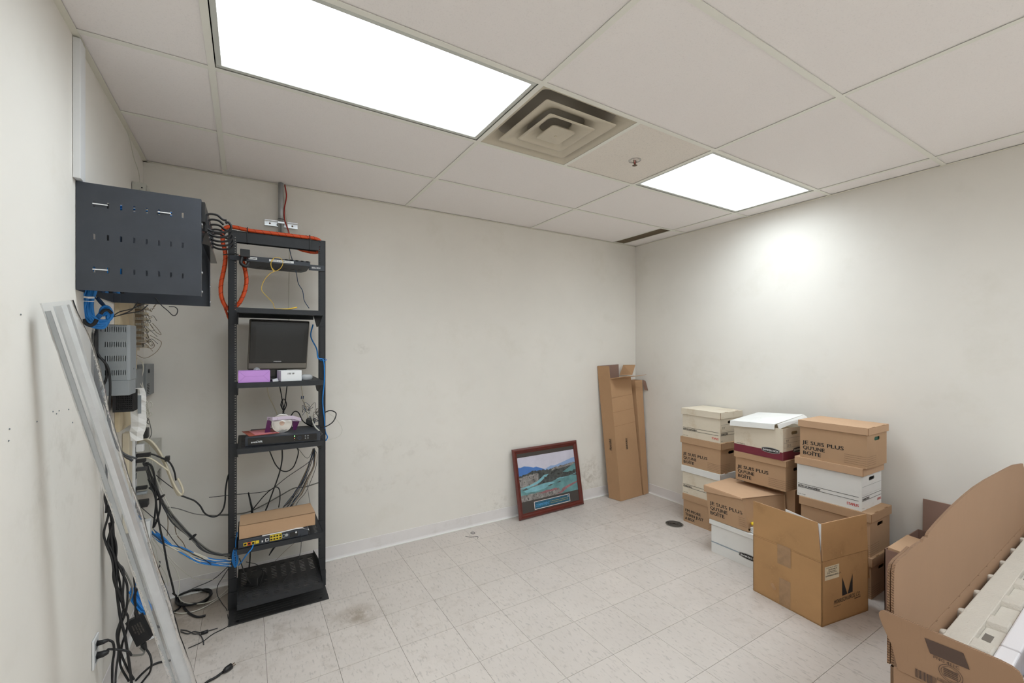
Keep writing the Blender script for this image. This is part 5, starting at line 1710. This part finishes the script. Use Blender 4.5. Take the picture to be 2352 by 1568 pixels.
cable('thin_lead', 'dark_cord', ony([(356, 682), (370, 700), (385, 713), (397, 724), (405, 722), (408, 712), (402, 705), (388, 704)], -.692), .0022, 'dark lead end curling out under the right end of the wall rack', n=5)

# plywood strip, punch-down block
MB().box(.001, .018, -.66, -.27, 1.16, 1.86).build('backboard', 'plywood', bevel=.001, label='cream painted plywood backboard fixed to the left wall under the rack', cat='board')
t = thing('punch_down_block', (.05, -.36, 1.55), 'cream telephone punch-down block with rows of wire clips on the left wall', 'wiring block')
MB().box(.0185, .034, -.46, -.30, 1.55, 1.84).build('base', 'ivory_plastic', t)
for k in range(9):
    z = 1.565 + k * .0295
    o = MB().box(.034, .078, -.425, -.33, z, z + .014).build('clip_row', 'ivory_plastic', t)
    for j in range(6):
        x = .04 + j * .0065
        MB().box(x, x + .0022, -.432, -.425, z + .002, z + .012).build('clip', 'galv', o)
    MB().box(.0345, .06, -.418, -.34, z + .009, z + .027).build('wire_row', 'tan_wire', t)
random.seed(9)
for k in range(26):
    v0 = 705 + k * 3.6 + random.uniform(-3, 3)
    p = [at(334 + random.uniform(0, 4), v0, y=-.40)]
    for j in range(3):
        p.append(p[-1] + Vector((random.uniform(-.006, .022), random.uniform(-.02, .02), random.uniform(-.028, .018))))
    mm = random.choice(('tan_wire', 'grey_cord', 'tan_wire', 'dark_cord', 'cream_cord'))
    cable('bell_wire', mm, p, .0012, 'loose ' + CW[mm] + ' bell wire sprouting from the punch-down block', 'wires on the punch-down block', n=4, seg=4)
for l in ([(345, 745), (358, 762), (370, 768), (362, 755), (350, 742)], [(345, 770), (360, 778), (371, 787), (362, 805), (345, 818), (330, 822), (315, 815)], [(336, 775), (348, 782), (355, 793), (348, 800), (336, 796)], [(352, 705), (360, 697), (349, 712)]):
    cable('bell_wire', 'tan_wire', ony(l, -.38), .0015, 'long brown bell wire looping out of the punch-down block', 'wires on the punch-down block', n=5)

# grey telephone unit with vent slots
t = thing('phone_unit', (.055, -.9, 1.36), 'grey vented plastic telephone unit mounted on the left wall', 'phone system')
yu0, yu1 = -.962, -.84
hs = []
zz0, zz1 = 1.425, 1.662
for r, zc in enumerate((1.642, 1.578, 1.518, 1.458)):
    for c in range(10):
        x = .028 + c * .0072
        hs.append((x, x + .0026, zc - zz0 - .011, zc - zz0 + .011))
mb = MB(); slotted_wall(mb, (.003, yu0, zz0), (1, 0, 0), Z, .1, zz1 - zz0, hs, .002)
mb.build('side_cover', 'grey_plastic', t)
mb = MB()
mb.hexa([Vector(p) for p in ((.103, yu0, zz0), (.112, yu0 + .008, zz0), (.112, yu1, zz0), (.103, yu1, zz0), (.103, yu0, zz1), (.112, yu0 + .008, zz1), (.112, yu1, zz1), (.103, yu1, zz1))])
mb.box(.003, .103, yu1 - .002, yu1, zz0, zz1).box(.003, .103, yu0, yu1, zz1 - .002, zz1)
mb.build('front_cover', 'grey_plastic', t)
MB().box(.003, .11, yu0 - .002, yu1, 1.36, zz0 - .001).build('base_cover', 'grey_plastic', t, bevel=.002)
MB().box(.006, .02, yu0 + .02, yu1 - .01, 1.37, 1.655).build('backplate', 'void', t)
MB().lathe([(.004, 0), (.004, -.002)], (.02, yu0 - .0005, 1.636), (0, 1, 0), 10).build('screw', 'galv_bright', t)
MB().box(.1122, .1132, yu1 - .06, yu1 - .03, 1.468, 1.474).build('latch', 'grey_steel', t)
MB().box(.04, .08, -.86, -.8, 1.49, 1.55).build('jack_box', 'ivory_plastic', label='small ivory jack box beside the grey telephone unit', cat='jack', bevel=.002)

# second grey unit and dark bracket
t = thing('grey_module', (.03, -.15, 1.29), 'smaller grey metal module behind the telephone unit on the left wall', 'module')
MB().box(.002, .055, -.26, -.02, 1.288, 1.468).build('case', 'grey_steel', t, bevel=.002)
mb = MB()
for k in range(7):
    z = 1.3 + k * .009
    mb.box(.0552, .0558, -.235, -.17, z, z + .004)
mb.build('vents', 'void', t)
MB().lathe([(.012, 0), (.012, .004), (.004, .006)], (.0555, -.19, 1.43), (1, 0, 0), 12).build('socket', 'black_plastic', t)
MB().box(.019, .05, -.46, -.3, 1.26, 1.45).build('dark_plate', 'grey_steel', label='dark grey metal plate between the two grey units', cat='plate', bevel=.002)
t = thing('power_supply', (.04, -.62, 1.27), 'black perforated power supply under the grey telephone unit', 'power supply')
hs = [(x, x + .0036, z, z + .005) for x in [.012 + c * .0066 for c in range(9)] for z in [.012 + r * .0095 for r in range(9)]]
mb = MB(); slotted_wall(mb, (.012, -.75, 1.265), (1, 0, 0), Z, .075, .1, hs, .002); mb.build('grille', 'black_plastic', t)
MB().box(.012, .087, -.745, -.665, 1.266, 1.364).build('case', 'void', t)
# hanging white bag
mb = MB()
rows = []
for k in range(12):
    z = 1.365 - k * .0235
    w_ = .012 + .018 * math.sin(min(k + 1, 6) / 6 * 1.57) - (.006 if k > 9 else 0)
    xo = .088 + math.sin(k * 1.1) * .003 - k * .0008
    rows.append([Vector((xo - w_, -.625 + .004 * math.sin(k * 1.7), z)), Vector((xo, -.63 + .005 * math.sin(k * 2.6), z - .003)), Vector((xo + w_, -.622, z)), Vector((xo, -.619, z))])
mb.loops(rows, 0, True, True)
hb = mb.build('hanging_sleeve', 'white_board', label='long crumpled white sleeve hanging below the telephone unit', cat='sleeve')
bar_on(MB(), (.082, -.632, 1.24), (1, 0, 0), Z, 0, .014, 0, .09, 0, .003).build('label_strip', 'grey_plastic', hb)
MB().tube([(.088, -.622, 1.36), (.06, -.70, 1.363)], .0015, 5).build('hang_wire', 'white_cord', hb)

# alarm panel in the corner
t = thing('alarm_panel', (.045, -.1, .725), 'pale grey-green alarm panel with perforated front low in the wall corner', 'panel')
MB().box(.002, .09, -.204, -.008, .725, 1.01).build('case', 'putty_steel', t, bevel=.002)
mb = MB()
for r in range(9):
    for c in range(6):
        y = -.15 + c * .016 + (.008 if r % 2 else 0)
        mb.box(.0901, .0907, y, y + .007, .755 + r * .009, .7605 + r * .009)
mb.build('perforations', 'void', t)
MB().lathe([(.003, 0), (.002, .002)], (.0905, -.11, .945), (1, 0, 0), 8).build('indicator', 'led_green', t)
MB().lathe([(.012, 0), (.012, -.001), (.0105, -.001), (.0105, 0)], (.05, -.2042, .945), (0, 1, 0), 14).build('knock_out', 'grey_steel', t)

# vertical plug strip with plugs and adapters
t = thing('plug_strip', (.03, -.42, .7), 'tall ivory plug strip fixed upright on the left wall', 'power strip')
MB().box(.002, .03, -.52, -.455, .62, 1.13).build('back_channel', 'ivory_plastic', t, bevel=.002)
MB().box(.002, .04, -.45, -.40, .62, 1.09).build('socket_strip', 'pale_plastic', t, bevel=.002)
for k in range(6):
    MB().box(.0402, .0412, -.44, -.41, .66 + k * .07, .69 + k * .07).build('socket', 'grey_steel', t)
GP = 'plugs pushed into the plug strip'


def plug(nm, u, v, w_, h_, d_, m_, label, x=.042, grp=None):
    c_ = at(u, v, y=-.43)
    return MB().box(x, x + d_, -.43 - w_ / 2, -.43 + w_ / 2, c_.z - h_ / 2, c_.z + h_ / 2).build(nm, m_, label=label, cat='plug', group=grp, bevel=.004)


plug('power_adapter', 320, 995, .055, .052, .05, 'black_plastic', 'black cube power adapter at the top of the plug strip')
plug('plug', 317, 1028, .035, .04, .032, 'pale_plastic', 'white moulded plug high on the plug strip')
plug('plug', 322, 1045, .03, .018, .06, 'black_plastic', 'long black plug just below the white plug on the strip')
plug('plug', 318, 1058, .03, .018, .04, 'black_plastic', 'flat black plug in the middle of the plug strip', grp=GP)
plug('plug', 320, 1077, .03, .018, .045, 'dark_cord', 'flat black plug in the middle of the plug strip', grp=GP)
plug('plug', 330, 1119, .03, .017, .045, 'black_plastic', 'black plug lower down the plug strip above the grey one')
plug('plug', 330, 1131, .028, .014, .045, 'grey_plastic', 'grey plug near the bottom of the plug strip')
plug('power_adapter', 332, 1155, .05, .034, .05, 'black_plastic', 'black box adapter at the bottom of the plug strip')
t = thing('modem', (.06, -.35, .56), 'small white modem with a green light below the plug strip', 'modem')
MB().box(.035, .1, -.44, -.39, .53, .64).build('case', 'pale_plastic', t, bevel=.004)
MB().lathe([(.003, 0), (.002, -.001)], (.075, -.4405, .555), (0, 1, 0), 8).build('indicator', 'led_green', t)

# white cable hank hanging over the corner
random.seed(31)
t = thing('cable_coil', (.09, -.35, 1.1), 'tangled hank of thin white cable hanging in the wall corner', 'cable')
for k in range(7):
    s = k - 3
    MB().tube(curve(jig([at(330 + s, 925, y=-.36), at(325 + s, 945, y=-.36), at(324 + s, 965, y=-.36), at(332 + s, 973, y=-.36), at(339 + s * .8, 960, y=-.36), at(338 + s, 940, y=-.36), at(333 + s, 926, y=-.36)], .006), 5), .002, 5).build('strand', 'white_cord', t, smooth=True)
cable('thin_lead', 'white_cord', ony([(315, 820), (327, 832), (329, 850), (325, 870), (330, 895), (334, 925), (336, 955), (336, 985), (340, 1010), (346, 1040), (352, 1075), (362, 1105), (380, 1145), (398, 1180), (410, 1210), (411, 1225), (402, 1230), (385, 1231)], -.33), .0026, 'long white lead hanging from the telephone unit down the corner')
cable('thin_lead', 'grey_cord', ony([(338, 950), (345, 975), (348, 995), (343, 1008)], -.3), .0022, 'grey lead curling beside the white cable hank', n=5)
cable('thin_lead', 'white_cord', ony([(318, 960), (335, 962), (348, 953), (349, 948), (340, 948), (330, 956)], -.37), .0022, 'white lead sticking out in a loop from the cable hank', n=5)
random.seed(12)
for k in range(9):
    p = [at(322 + random.uniform(-6, 10), 930 + random.uniform(-15, 10), y=-.4)]
    for j in range(4): p.append(p[-1] + Vector((random.uniform(-.02, .02), random.uniform(-.02, .02), random.uniform(-.045, .01))))
    mm = random.choice(('black_rubber', 'dark_cord', 'white_cord'))
    cable('thin_lead', mm, p, .0018, 'short ' + CW[mm] + ' lead tangled behind the hanging white sleeve', 'tangled leads in the wall corner', n=5, seg=5)
for k, l in enumerate(([(318, 905), (332, 915), (340, 930), (333, 945), (322, 955)], [(322, 880), (331, 900), (330, 930), (338, 950), (334, 975)], [(326, 930), (340, 938), (350, 930), (344, 922), (332, 935)], [(310, 955), (320, 975), (331, 990), (338, 1000)], [(321, 958), (330, 985), (333, 1005)])):
    cable('thin_lead', 'white_cord', ony(l, -.39), .0022, 'white lead in the tangle around the hanging cable hank', 'white leads round the cable hank', n=5)
# flat cream cable ribbon
for k in range(4):
    o_ = k * 2.6
    cable('network_cable', 'cream_cord', ony([(315, 1018 - k), (320, 1012), (333, 1008 + o_ * .3), (346, 1012 + o_), (362, 1030 + o_), (375, 1052 + o_), (388, 1082 + o_), (398, 1108 + o_), (409, 1128 + o_), (417, 1136)], -.36 + .004 * k), .0058, 'cream cable in the flat bundle arching out from the plug strip', 'cream cables from the plug strip')
cable('network_cable', 'cream_cord', ony([(417, 1137), (421, 1128), (416, 1112), (408, 1098)], -.35), .0055, 'cream cable turning back at the tip of the arched bundle')
cable('network_cable', 'cream_cord', ony([(325, 1055), (338, 1051), (352, 1056), (372, 1070), (386, 1080)], -.38), .0045, 'short cream cable rising to the arched bundle')
cable('power_cable', 'black_rubber', ony([(338, 1043), (350, 1043), (368, 1050), (385, 1058), (394, 1068), (401, 1085), (404, 1103)], -.37), .0045, 'black cord with moulded plug running beside the arched cream cables')
MB().box(*sorted((at(379, 1050, y=-.36).x, at(390, 1050, y=-.36).x)), -.38, -.345, at(385, 1058, y=-.36).z, at(385, 1047, y=-.36).z).build('cable_clip', 'black_plastic', bevel=.003, label='black clip on the arched cream cables', cat='clip')
cable('power_cable', 'black_rubber', ony([(414, 1137), (430, 1143), (447, 1150), (460, 1162), (470, 1178), (485, 1186), (500, 1184), (512, 1170), (517, 1150), (518, 1125), (522, 1100), (527, 1085)], -.33), .0045, 'black cord dipping between the plug strip and rack')
cable('thin_lead', 'dark_cord', ony([(357, 1090), (380, 1108), (404, 1126)], -.3), .0024, 'thin dark lead running to the tip of the cream bundle', n=5)
cable('thin_lead', 'grey_cord', ony([(386, 1164), (410, 1168), (450, 1180), (490, 1183), (525, 1183)], -.15), .0028, 'thin grey lead stretched from the corner to the rack', n=5)
# dark grey bundle to the rack
random.seed(41)
for k in range(8):
    s = (k - 3.5) / 3.5
    base = [(334 + s * 5, 1062), (342 + s * 6, 1085), (352 + s * 7, 1115), (366 + s * 3, 1140), (382 + s * 5, 1168), (405 + s * 7, 1200), (440 + s * 4, 1233), (470 + s * 9, 1262), (500 + s * 8, 1273), (530, 1276 + s * 5)]
    mm = ('dark_cord', 'grey_cord', 'dark_cord')[k % 3]
    cable('network_cable', mm, jig(ony(base, -.34), .004), .0032, CW[mm] + ' cable in the bundle sagging from the plug strip to the rack foot', 'grey cables sagging to the rack', n=6, seg=6)
for u, v in ((370, 1141), (443, 1232)):
    c_ = at(u, v, y=-.345)
    MB().tube([c_ + Vector((math.cos(a) * .014, -.004 + math.sin(a) * .014, math.cos(a) * .010)) for a in [2 * math.pi * j / 10 for j in range(10)]], .005, 6, closed=True).build('cable_tie', 'black_plastic', label='black hook tie round the sagging grey cable bundle', cat='cable tie', group='ties on the grey bundle')
# blue and white bundle to the rack
for k in range(16):
    s = (k - 7.5) / 7.5
    base = [(322 + s * 4, 1182), (333 + s * 5, 1198), (345 + s * 7, 1216), (365 + s * 8, 1236), (390 + s * 9, 1252 + s * 4), (420 + s * 6, 1268 + s * 9), (455, 1282 + s * 10), (490, 1290 + s * 8), (530, 1292 + s * 8)]
    mm = ('blue_cord', 'white_cord', 'cream_cord', 'blue_cord', 'white_cord', 'navy_cord')[k % 6]
    cable('network_cable', mm, jig(ony(base, -.36), .006), .0038, CW[mm] + ' cable in the bundle swinging low to the rack foot', 'blue and white cables swinging to the rack', n=6, seg=6)
GD = 'heavy black cords crossing below the plug strip'
for l in ([(336, 1062), (348, 1070), (355, 1095), (357, 1130), (360, 1170), (368, 1215), (376, 1250), (385, 1300), (395, 1340), (400, 1362)],
          [(342, 1119), (352, 1128), (358, 1150), (356, 1180), (352, 1212)], [(340, 1100), (352, 1112), (364, 1135), (368, 1160), (362, 1190), (354, 1210)],
          [(300, 1135), (310, 1165), (322, 1180), (336, 1200), (340, 1220), (340, 1240), (344, 1255)]):
    cable('power_cable', 'black_rubber', ony(l, -.38), .0048, 'heavy black cord dropping from the plug strip', GD)
cable('thin_lead', 'dark_cord', ony([(325, 1165), (340, 1178), (356, 1192), (380, 1215), (398, 1240), (415, 1258), (440, 1270), (470, 1285), (485, 1296)], -.37), .0022, 'thin dark lead laid over the blue and white cables', n=5)
for l, m_ in (([(345, 1235), (358, 1260), (365, 1290), (382, 1320), (386, 1345)], 'white_cord'), ([(350, 1230), (375, 1270), (400, 1300), (412, 1330), (410, 1358), (408, 1370)], 'white_cord'),
              ([(352, 1238), (388, 1278), (420, 1310), (448, 1328), (490, 1330), (525, 1328)], 'white_cord'), ([(383, 1170), (386, 1200), (384, 1230)], 'tan_wire'), ([(400, 1190), (405, 1225), (420, 1245), (428, 1262)], 'tan_wire')):
    cable('thin_lead', m_, ony(l, -.3), .0022, CW[m_] + ' lead straying from the blue and white bundle', 'stray pale leads below the bundle', n=5)
cable('thin_lead', 'black_rubber', ony([(367, 1288), (367, 1300), (362, 1304), (360, 1301)], -.002), .003, 'short black wire end hooked above the skirting', n=5)

# black cords down the left wall
random.seed(17)
GL = 'black cords hanging down the left wall'
walls = [
    [(218, 752), (212, 775), (220, 803), (217, 826), (225, 864), (227, 890), (233, 912), (247, 941), (253, 986), (263, 1017), (285, 1045), (305, 1058)],
    [(216, 756), (218, 790), (222, 813), (238, 828), (245, 846), (243, 872), (230, 897), (225, 915)],
    [(220, 760), (221, 800), (228, 818), (248, 844), (253, 890), (250, 940), (248, 966)],
    [(214, 760), (215, 800), (212, 823), (203, 836), (210, 849), (222, 859), (225, 890), (232, 925), (240, 960)],
    [(213, 765), (214, 830), (220, 880), (228, 930), (235, 965), (245, 1000), (252, 1035)],
    [(248, 966), (258, 1000), (272, 1030), (290, 1045), (315, 1053)],
    [(226, 1055), (211, 1089), (203, 1116), (207, 1150), (224, 1174), (243, 1176), (260, 1170)],
    [(244, 1116), (241, 1145), (250, 1174), (260, 1198), (253, 1222), (248, 1246), (260, 1271), (267, 1307), (268, 1354)],
    [(253, 1147), (248, 1186), (238, 1222), (243, 1246), (257, 1283), (262, 1319), (268, 1345), (282, 1380)],
    [(265, 1183), (257, 1217), (265, 1242), (267, 1271), (260, 1319), (268, 1354), (284, 1393)],
    [(250, 1150), (255, 1190), (262, 1240), (255, 1262), (264, 1289), (282, 1305), (284, 1329), (282, 1368), (284, 1395), (276, 1427), (268, 1456), (272, 1496), (266, 1545), (264, 1600)],
    [(252, 1200), (257, 1250), (262, 1299), (268, 1354), (276, 1417), (286, 1456), (294, 1505), (302, 1568), (304, 1600)],
    [(258, 1180), (262, 1240), (270, 1309), (276, 1344), (282, 1393), (294, 1417), (290, 1450), (280, 1482), (276, 1525), (296, 1564)],
    [(250, 1230), (262, 1275), (278, 1310), (292, 1345), (290, 1400), (276, 1440), (272, 1480), (290, 1530), (308, 1560)],
]
for i, l in enumerate(walls):
    low = max(v for _, v in l)
    dep = random.uniform(-.03, .03)
    pts = []
    for (u, v) in l:
        y = -.99 - .005 * i if i < 6 else -.86 + dep
        p = at(u, v, y=y)
        p.x = max(p.x, .012); p.z = max(p.z, .006)
        pts.append(p)
    cable('power_cable', 'black_rubber' if i % 5 else 'dark_cord', pts, .0055 if i in (0, 4, 11) else .0044, ('thick ' if i in (0, 4, 11) else 'thin ') + ('charcoal' if i % 5 == 0 else 'black') + (' cord bunched beside the grey telephone unit' if i < 6 else ' cord looping out over the bare left wall' if i == 6 else ' cord in the bunch behind the leaning studs'), GL)
for l, m_ in (([(270, 1290), (288, 1315), (302, 1345), (303, 1365), (290, 1395), (280, 1425), (272, 1470), (280, 1490)], 'grey_cord'),):
    cable('network_cable', m_, [at(u, v, y=-.84) for u, v in l], .0036, 'grey cord threaded through the black cords on the left wall')
cable('power_cable', 'black_rubber', [at(u, v, y=-.75) for u, v in ((305, 1295), (308, 1330), (311, 1375), (310, 1412))], .0036, 'black cord going straight down to the power brick')
cable('power_cable', 'black_rubber', [at(u, v, y=-.62) for u, v in ((322, 1340), (310, 1365), (312, 1395), (318, 1420))], .0055, 'thick black lead joining the top of the power brick')
cable('power_cable', 'black_rubber', ony([(326, 1345), (335, 1380), (342, 1410)], -.5) + [at(352, 1432, z=.006), at(366, 1440, z=.006)], .0055, 'thick black lead behind the small blue hank')

# small blue hank low in the corner
random.seed(8)
t = thing('cable_coil', at(320, 1400, y=-.62), 'small hank of bright blue cable hanging low by the left wall', 'cable')
for k in range(9):
    s = (k - 4) / 4
    MB().tube(curve(jig([at(306 + s * 3, 1350, y=-.6), at(308 + s * 7, 1375, y=-.61), at(322 + s * 8, 1398, y=-.62), at(336 + s * 6, 1406 - s * 4, y=-.62), at(343 + s * 3, 1400, y=-.61), at(330 + s * 6, 1378, y=-.6), at(312 + s * 4, 1356, y=-.6)], .005), 6), .0032, 6).build('strand', 'blue_cord', t, smooth=True)
MB().tube(curve(ony([(296, 1358), (300, 1364), (308, 1362), (314, 1356)], -.62), 5), .003, 6).build('strand', 'blue_cord', t, smooth=True)
cable('network_cable', 'blue_cord', ony([(307, 1352), (312, 1340), (316, 1326)], -.6), .0032, 'blue cable tail rising from the small blue hank')

# power brick
t = thing('power_brick', at(317, 1450, y=-.74), 'black rectangular laptop-style power brick hanging by the left wall near the floor', 'adapter')
c4 = [at(u, v, y=-.75) for u, v in ((287, 1431), (321, 1414), (346, 1466), (314, 1486))]
nb = Vector((0, 1, 0))
MB().sheet(c4, (.25, 1, 0), .028).build('case', 'black_plastic', t, bevel=.003)
Rb = (c4[3] - c4[0]).normalized(); Ub = (c4[1] - c4[0]).normalized()
mb = MB()
Ob = c4[0] - Vector((0, .0015, 0))
for k, s in enumerate(('POWER SUPPLY', 'INPUT 100-240V', 'OUTPUT 12V 5A', 'E225086  LPS')):
    text_mb(mb, s, Ob + Rb * .028 + Ub * (.044 - k * .0095), Rb, Ub, .0075, 0, .01, None, .0)
mb.build('rating_text', 'ink_grey', t)
MB().tube([at(315, 1418, y=-.745), at(312, 1405, y=-.745)], .0075, 8).build('strain_relief', 'black_rubber', t)
MB().tube([at(329, 1478, y=-.745), at(335, 1491, y=-.75)], [.013, .006], 8).build('strain_relief', 'black_rubber', t)
cable('power_cable', 'black_rubber', [at(336, 1490, y=-.75), at(345, 1505, y=-.76), at(348, 1525, y=-.78), at(343, 1545, z=.005), at(325, 1568, z=.005), at(310, 1590, z=.005)], .0045, 'black cord curving from the power brick onto the floor')
cable('power_cable', 'grey_cord', [at(322, 1487, y=-.75), at(331, 1496, y=-.75), at(325, 1503, y=-.77), at(300, 1504, y=-.8), at(297, 1497, y=-.8)], .0045, 'grey cord leaving the power brick sideways towards the wall outlet')
cable('power_cable', 'black_rubber', [at(u, v, z=.006) for u, v in ((312, 1562), (328, 1545), (350, 1527), (372, 1519), (392, 1516))], .0048, 'black cord lying on the floor in front of the power brick')

# wall outlet and its plugs
t = thing('wall_outlet', (.004, -.973, .25), 'white wall outlet plate near the floor on the left wall', 'outlet')
MB().box(.0005, .008, -1.012, -.937, .245, .365).build('plate', 'pale_plastic', t, bevel=.004)
for z in (.328, .278):
    MB().box(.0081, .0092, -.992, -.957, z - .014, z + .014).build('socket', 'grey_steel', t)
for z, lb_, l in ((.335, 'small black plug in the upper socket of the wall outlet', [(247, 1470), (256, 1472), (261, 1480), (262, 1500), (258, 1530), (258, 1600)]),
                  (.285, 'thick black plug in the lower socket of the wall outlet', [(248, 1491), (265, 1491), (285, 1493), (297, 1497), (302, 1505)])):
    mb = MB().tube([(.0095, -.975, z), (.03, -.975, z), (.045, -.975, z + .002)], [.014, .013, .008] if z < .3 else [.011, .009, .006], 8)
    mb.build('plug', 'black_plastic', smooth=True, label=lb_, cat='plug')
    cable('power_cable', 'black_rubber', [Vector((.044, -.975, z + .002))] + [at(u, v, y=-.95) for u, v in l], .0045, 'black cord leading from the %s outlet socket' % ('upper' if z > .3 else 'lower'))

# coil and leads on the floor between wall and rack
random.seed(13)
t = thing('cable_coil', at(445, 1378, z=0), 'loose coil of black cord lying on the floor left of the rack', 'cable')
for k in range(3):
    pts = [at(u, v, z=.008 + .007 * k) for u, v in ((405, 1372), (420, 1362), (450, 1354), (478, 1356), (484, 1366), (470, 1380), (440, 1388), (415, 1390), (406, 1384))]
    P_ = curve(jig(pts, .006) , 6)
    MB().tube(P_, .0055, 7, closed=True).build('turn', 'black_rubber', t, smooth=True)
cable('power_cable', 'black_rubber', [at(398, 1362, y=-.36), at(408, 1372, z=.01), at(414, 1388, z=.012), at(412, 1396, z=.008), at(400, 1404, z=.006), at(390, 1412, z=.006)], .0055, 'black cord running into the floor coil from above')
cable('power_cable', 'black_rubber', [at(u, v, z=.007) for u, v in ((418, 1384), (425, 1398), (438, 1410), (455, 1416), (472, 1413))], .006, 'black cord tail with cut end beside the floor coil')
cable('network_cable', 'white_cord', [at(u, v, z=.02) for u, v in ((410, 1368), (415, 1378), (430, 1385), (460, 1386), (485, 1380), (505, 1368), (525, 1350))], .0028, 'white cable laid over the black floor coil')
cable('network_cable', 'white_cord', [at(u, v, z=.006) for u, v in ((398, 1405), (415, 1408), (440, 1405), (465, 1396), (490, 1382), (525, 1358))], .0028, 'white cable trailing along the floor from rack to studs')
cable('thin_lead', 'black_rubber', [at(525, 1305, y=-.33), at(512, 1325, y=-.33), at(500, 1345, y=-.36), at(499, 1365, y=-.42), at(510, 1385, y=-.5), at(521, 1400, z=.006), at(524, 1418, z=.004), at(530, 1430, z=.004), at(520, 1440, z=.004), at(490, 1455, z=.004), at(465, 1473, z=.004), at(432, 1488, z=.004)], .0022, 'thin black lead dropping beside the rack and trailing across the floor', n=5)
cable('thin_lead', 'dark_cord', ony([(525, 1300), (490, 1330), (450, 1348), (420, 1362)], -.3), .0026, 'dark lead slanting from the rack to the floor coil', n=5)
cable('thin_lead', 'dark_cord', [at(u, v, z=.004) for u, v in ((415, 1446), (430, 1448), (445, 1455), (458, 1456), (466, 1468), (468, 1480))], .0026, 'dark lead wriggling on the floor beside the studs', n=5)
cable('thin_lead', 'dark_cord', [at(u, v, z=.004) for u, v in ((415, 1450), (432, 1455), (445, 1450), (460, 1452), (472, 1450), (500, 1442))], .0026, 'second dark lead on the floor carrying a round ferrite', n=5)
MB().tube([at(462, 1454, z=.009), at(478, 1449, z=.009)], .009, 10).build('ferrite', 'black_plastic', smooth=True, label='black cylindrical ferrite on a lead lying on the floor', cat='ferrite')
o = cable('power_cable', 'black_rubber', [at(u, v, z=.007) for u, v in ((455, 1585), (475, 1566), (495, 1555), (510, 1544), (517, 1538))], .0055, 'black power cord with a three-pin plug lying on the floor by the studs')
p0, p1 = at(514, 1541, z=.014), at(531, 1529, z=.014)
t = thing('plug', p0 - Vector((0, 0, .014)), 'black three-pin plug lying on the floor beside the steel studs', 'plug')
MB().tube([p0, p0.lerp(p1, .3), p1], [.008, .013, .014], 10).build('body', 'black_plastic', t, smooth=True)
d = (p1 - p0).normalized(); sd_ = d.cross(Z)
for k in (-1, 0, 1):
    a = p1 + sd_ * .006 * k + Z * (.004 if k == 0 else -.002)
    MB().tube([a, a + d * .018], .002, 5).build('pin', 'brass_dark', t)
# scrap of white trim under the brick
MB().sheet([at(u, v, z=.001) for u, v in ((340, 1466), (362, 1456), (364, 1459), (343, 1470))], Z, .002).build('trim_scrap', 'paper', label='thin white strip lying on the floor behind the power brick', cat='scrap')

# ------------------------------------------------------------------ steel studs in plastic wrap leaning on the left wall
Tt, Bb = at(131, 702, x=.055), at(462, 1700, z=.012)
ax = (Bb - Tt); LN = ax.length; ax = ax / LN
e2 = (CAM - (Tt + Bb) / 2); e2 = (e2 - ax * e2.dot(ax)).normalized()
e1 = ax.cross(e2).normalized()
if e1.x < 0: e1 = -e1
S_ = lambda a, b, l: Tt + e1 * a + e2 * b + ax * l


def channel(nm, label, sec, l0, l1, m_='galv'):
    t_ = thing(nm, S_(0, 0, l1), label, 'stud')
    MB().loops([[S_(a, b, l0) for a, b in sec], [S_(a, b, l1) for a, b in sec]], 0, True, True).build('channel', m_, t_, bevel=.0012)
    return t_


KS = .74
sec1 = [(a * KS, b * KS) for a, b in [(-.012, -.02), (-.012, .012), (-.006, .018), (.012, .021), (.028, .016), (.036, .006), (.036, -.024), (.034, -.024), (.034, .005), (.027, .014), (.012, .019), (-.005, .016), (-.01, .011), (-.01, -.02)]]
sec2 = [(a * KS, b * KS) for a, b in [(-.040, -.026), (-.040, .002), (-.036, .006), (-.022, .006), (-.0215, -.022), (-.0235, -.022), (-.024, .004), (-.035, .004), (-.038, .001), (-.038, -.026)]]
channel('steel_stud', 'rounded shiny galvanised steel stud leaning against the left wall', sec1, 0.0, LN, 'galv_bright')
channel('steel_stud', 'darker narrow steel stud nested behind the shiny stud against the left wall', sec2, .012, LN - .01, 'galv')
random.seed(2)
mb = MB(); rings = []
NS = 46
for k in range(NS + 1):
    l = -.012 + (LN - .02) * k / NS
    rr = []
    wob = .002 * math.sin(k * .7)
    bulge = (.018 if k < 10 else .006) * max(0, math.sin((k - 1) / 9 * math.pi)) if 1 <= k < 19 else 0
    for j, (a, b) in enumerate(((-.042, -.034), (-.044, -.005), (-.04, .016), (-.02, .02), (.005, .024), (.03, .024), (.046 + wob + bulge, .014), (.052 + wob + bulge, -.008), (.042 + wob, -.034), (0, -.04))):
        n_ = .0012
        p = S_(a * .74 + random.uniform(-n_, n_), b * .8 + random.uniform(-n_, n_), l)
        p.x = max(p.x, .003); p.z = max(p.z, .003)
        rr.append(p)
    rings.append(rr)
mb.loops(rings)
mb.build('plastic_wrap', 'film', smooth=True, label='loose clear plastic film wrapped around the leaning steel studs', cat='plastic wrap')

# screws and plugs left in the wall
random.seed(6)
for u, v in ((47, 722), (21, 985), (19, 1012), (121, 945), (129, 950), (135, 943), (84, 968), (166, 970), (157, 940)):
    p = at(u, v, x=0.0)
    MB().lathe([(.0024, 0), (.0024, .0015), (.001, .0025)], (0, p.y, p.z), (1, 0, 0), 8).build('wall_screw', 'grey_steel', label='small screw or anchor left in the bare left wall', cat='screw', group='screws left in the left wall')
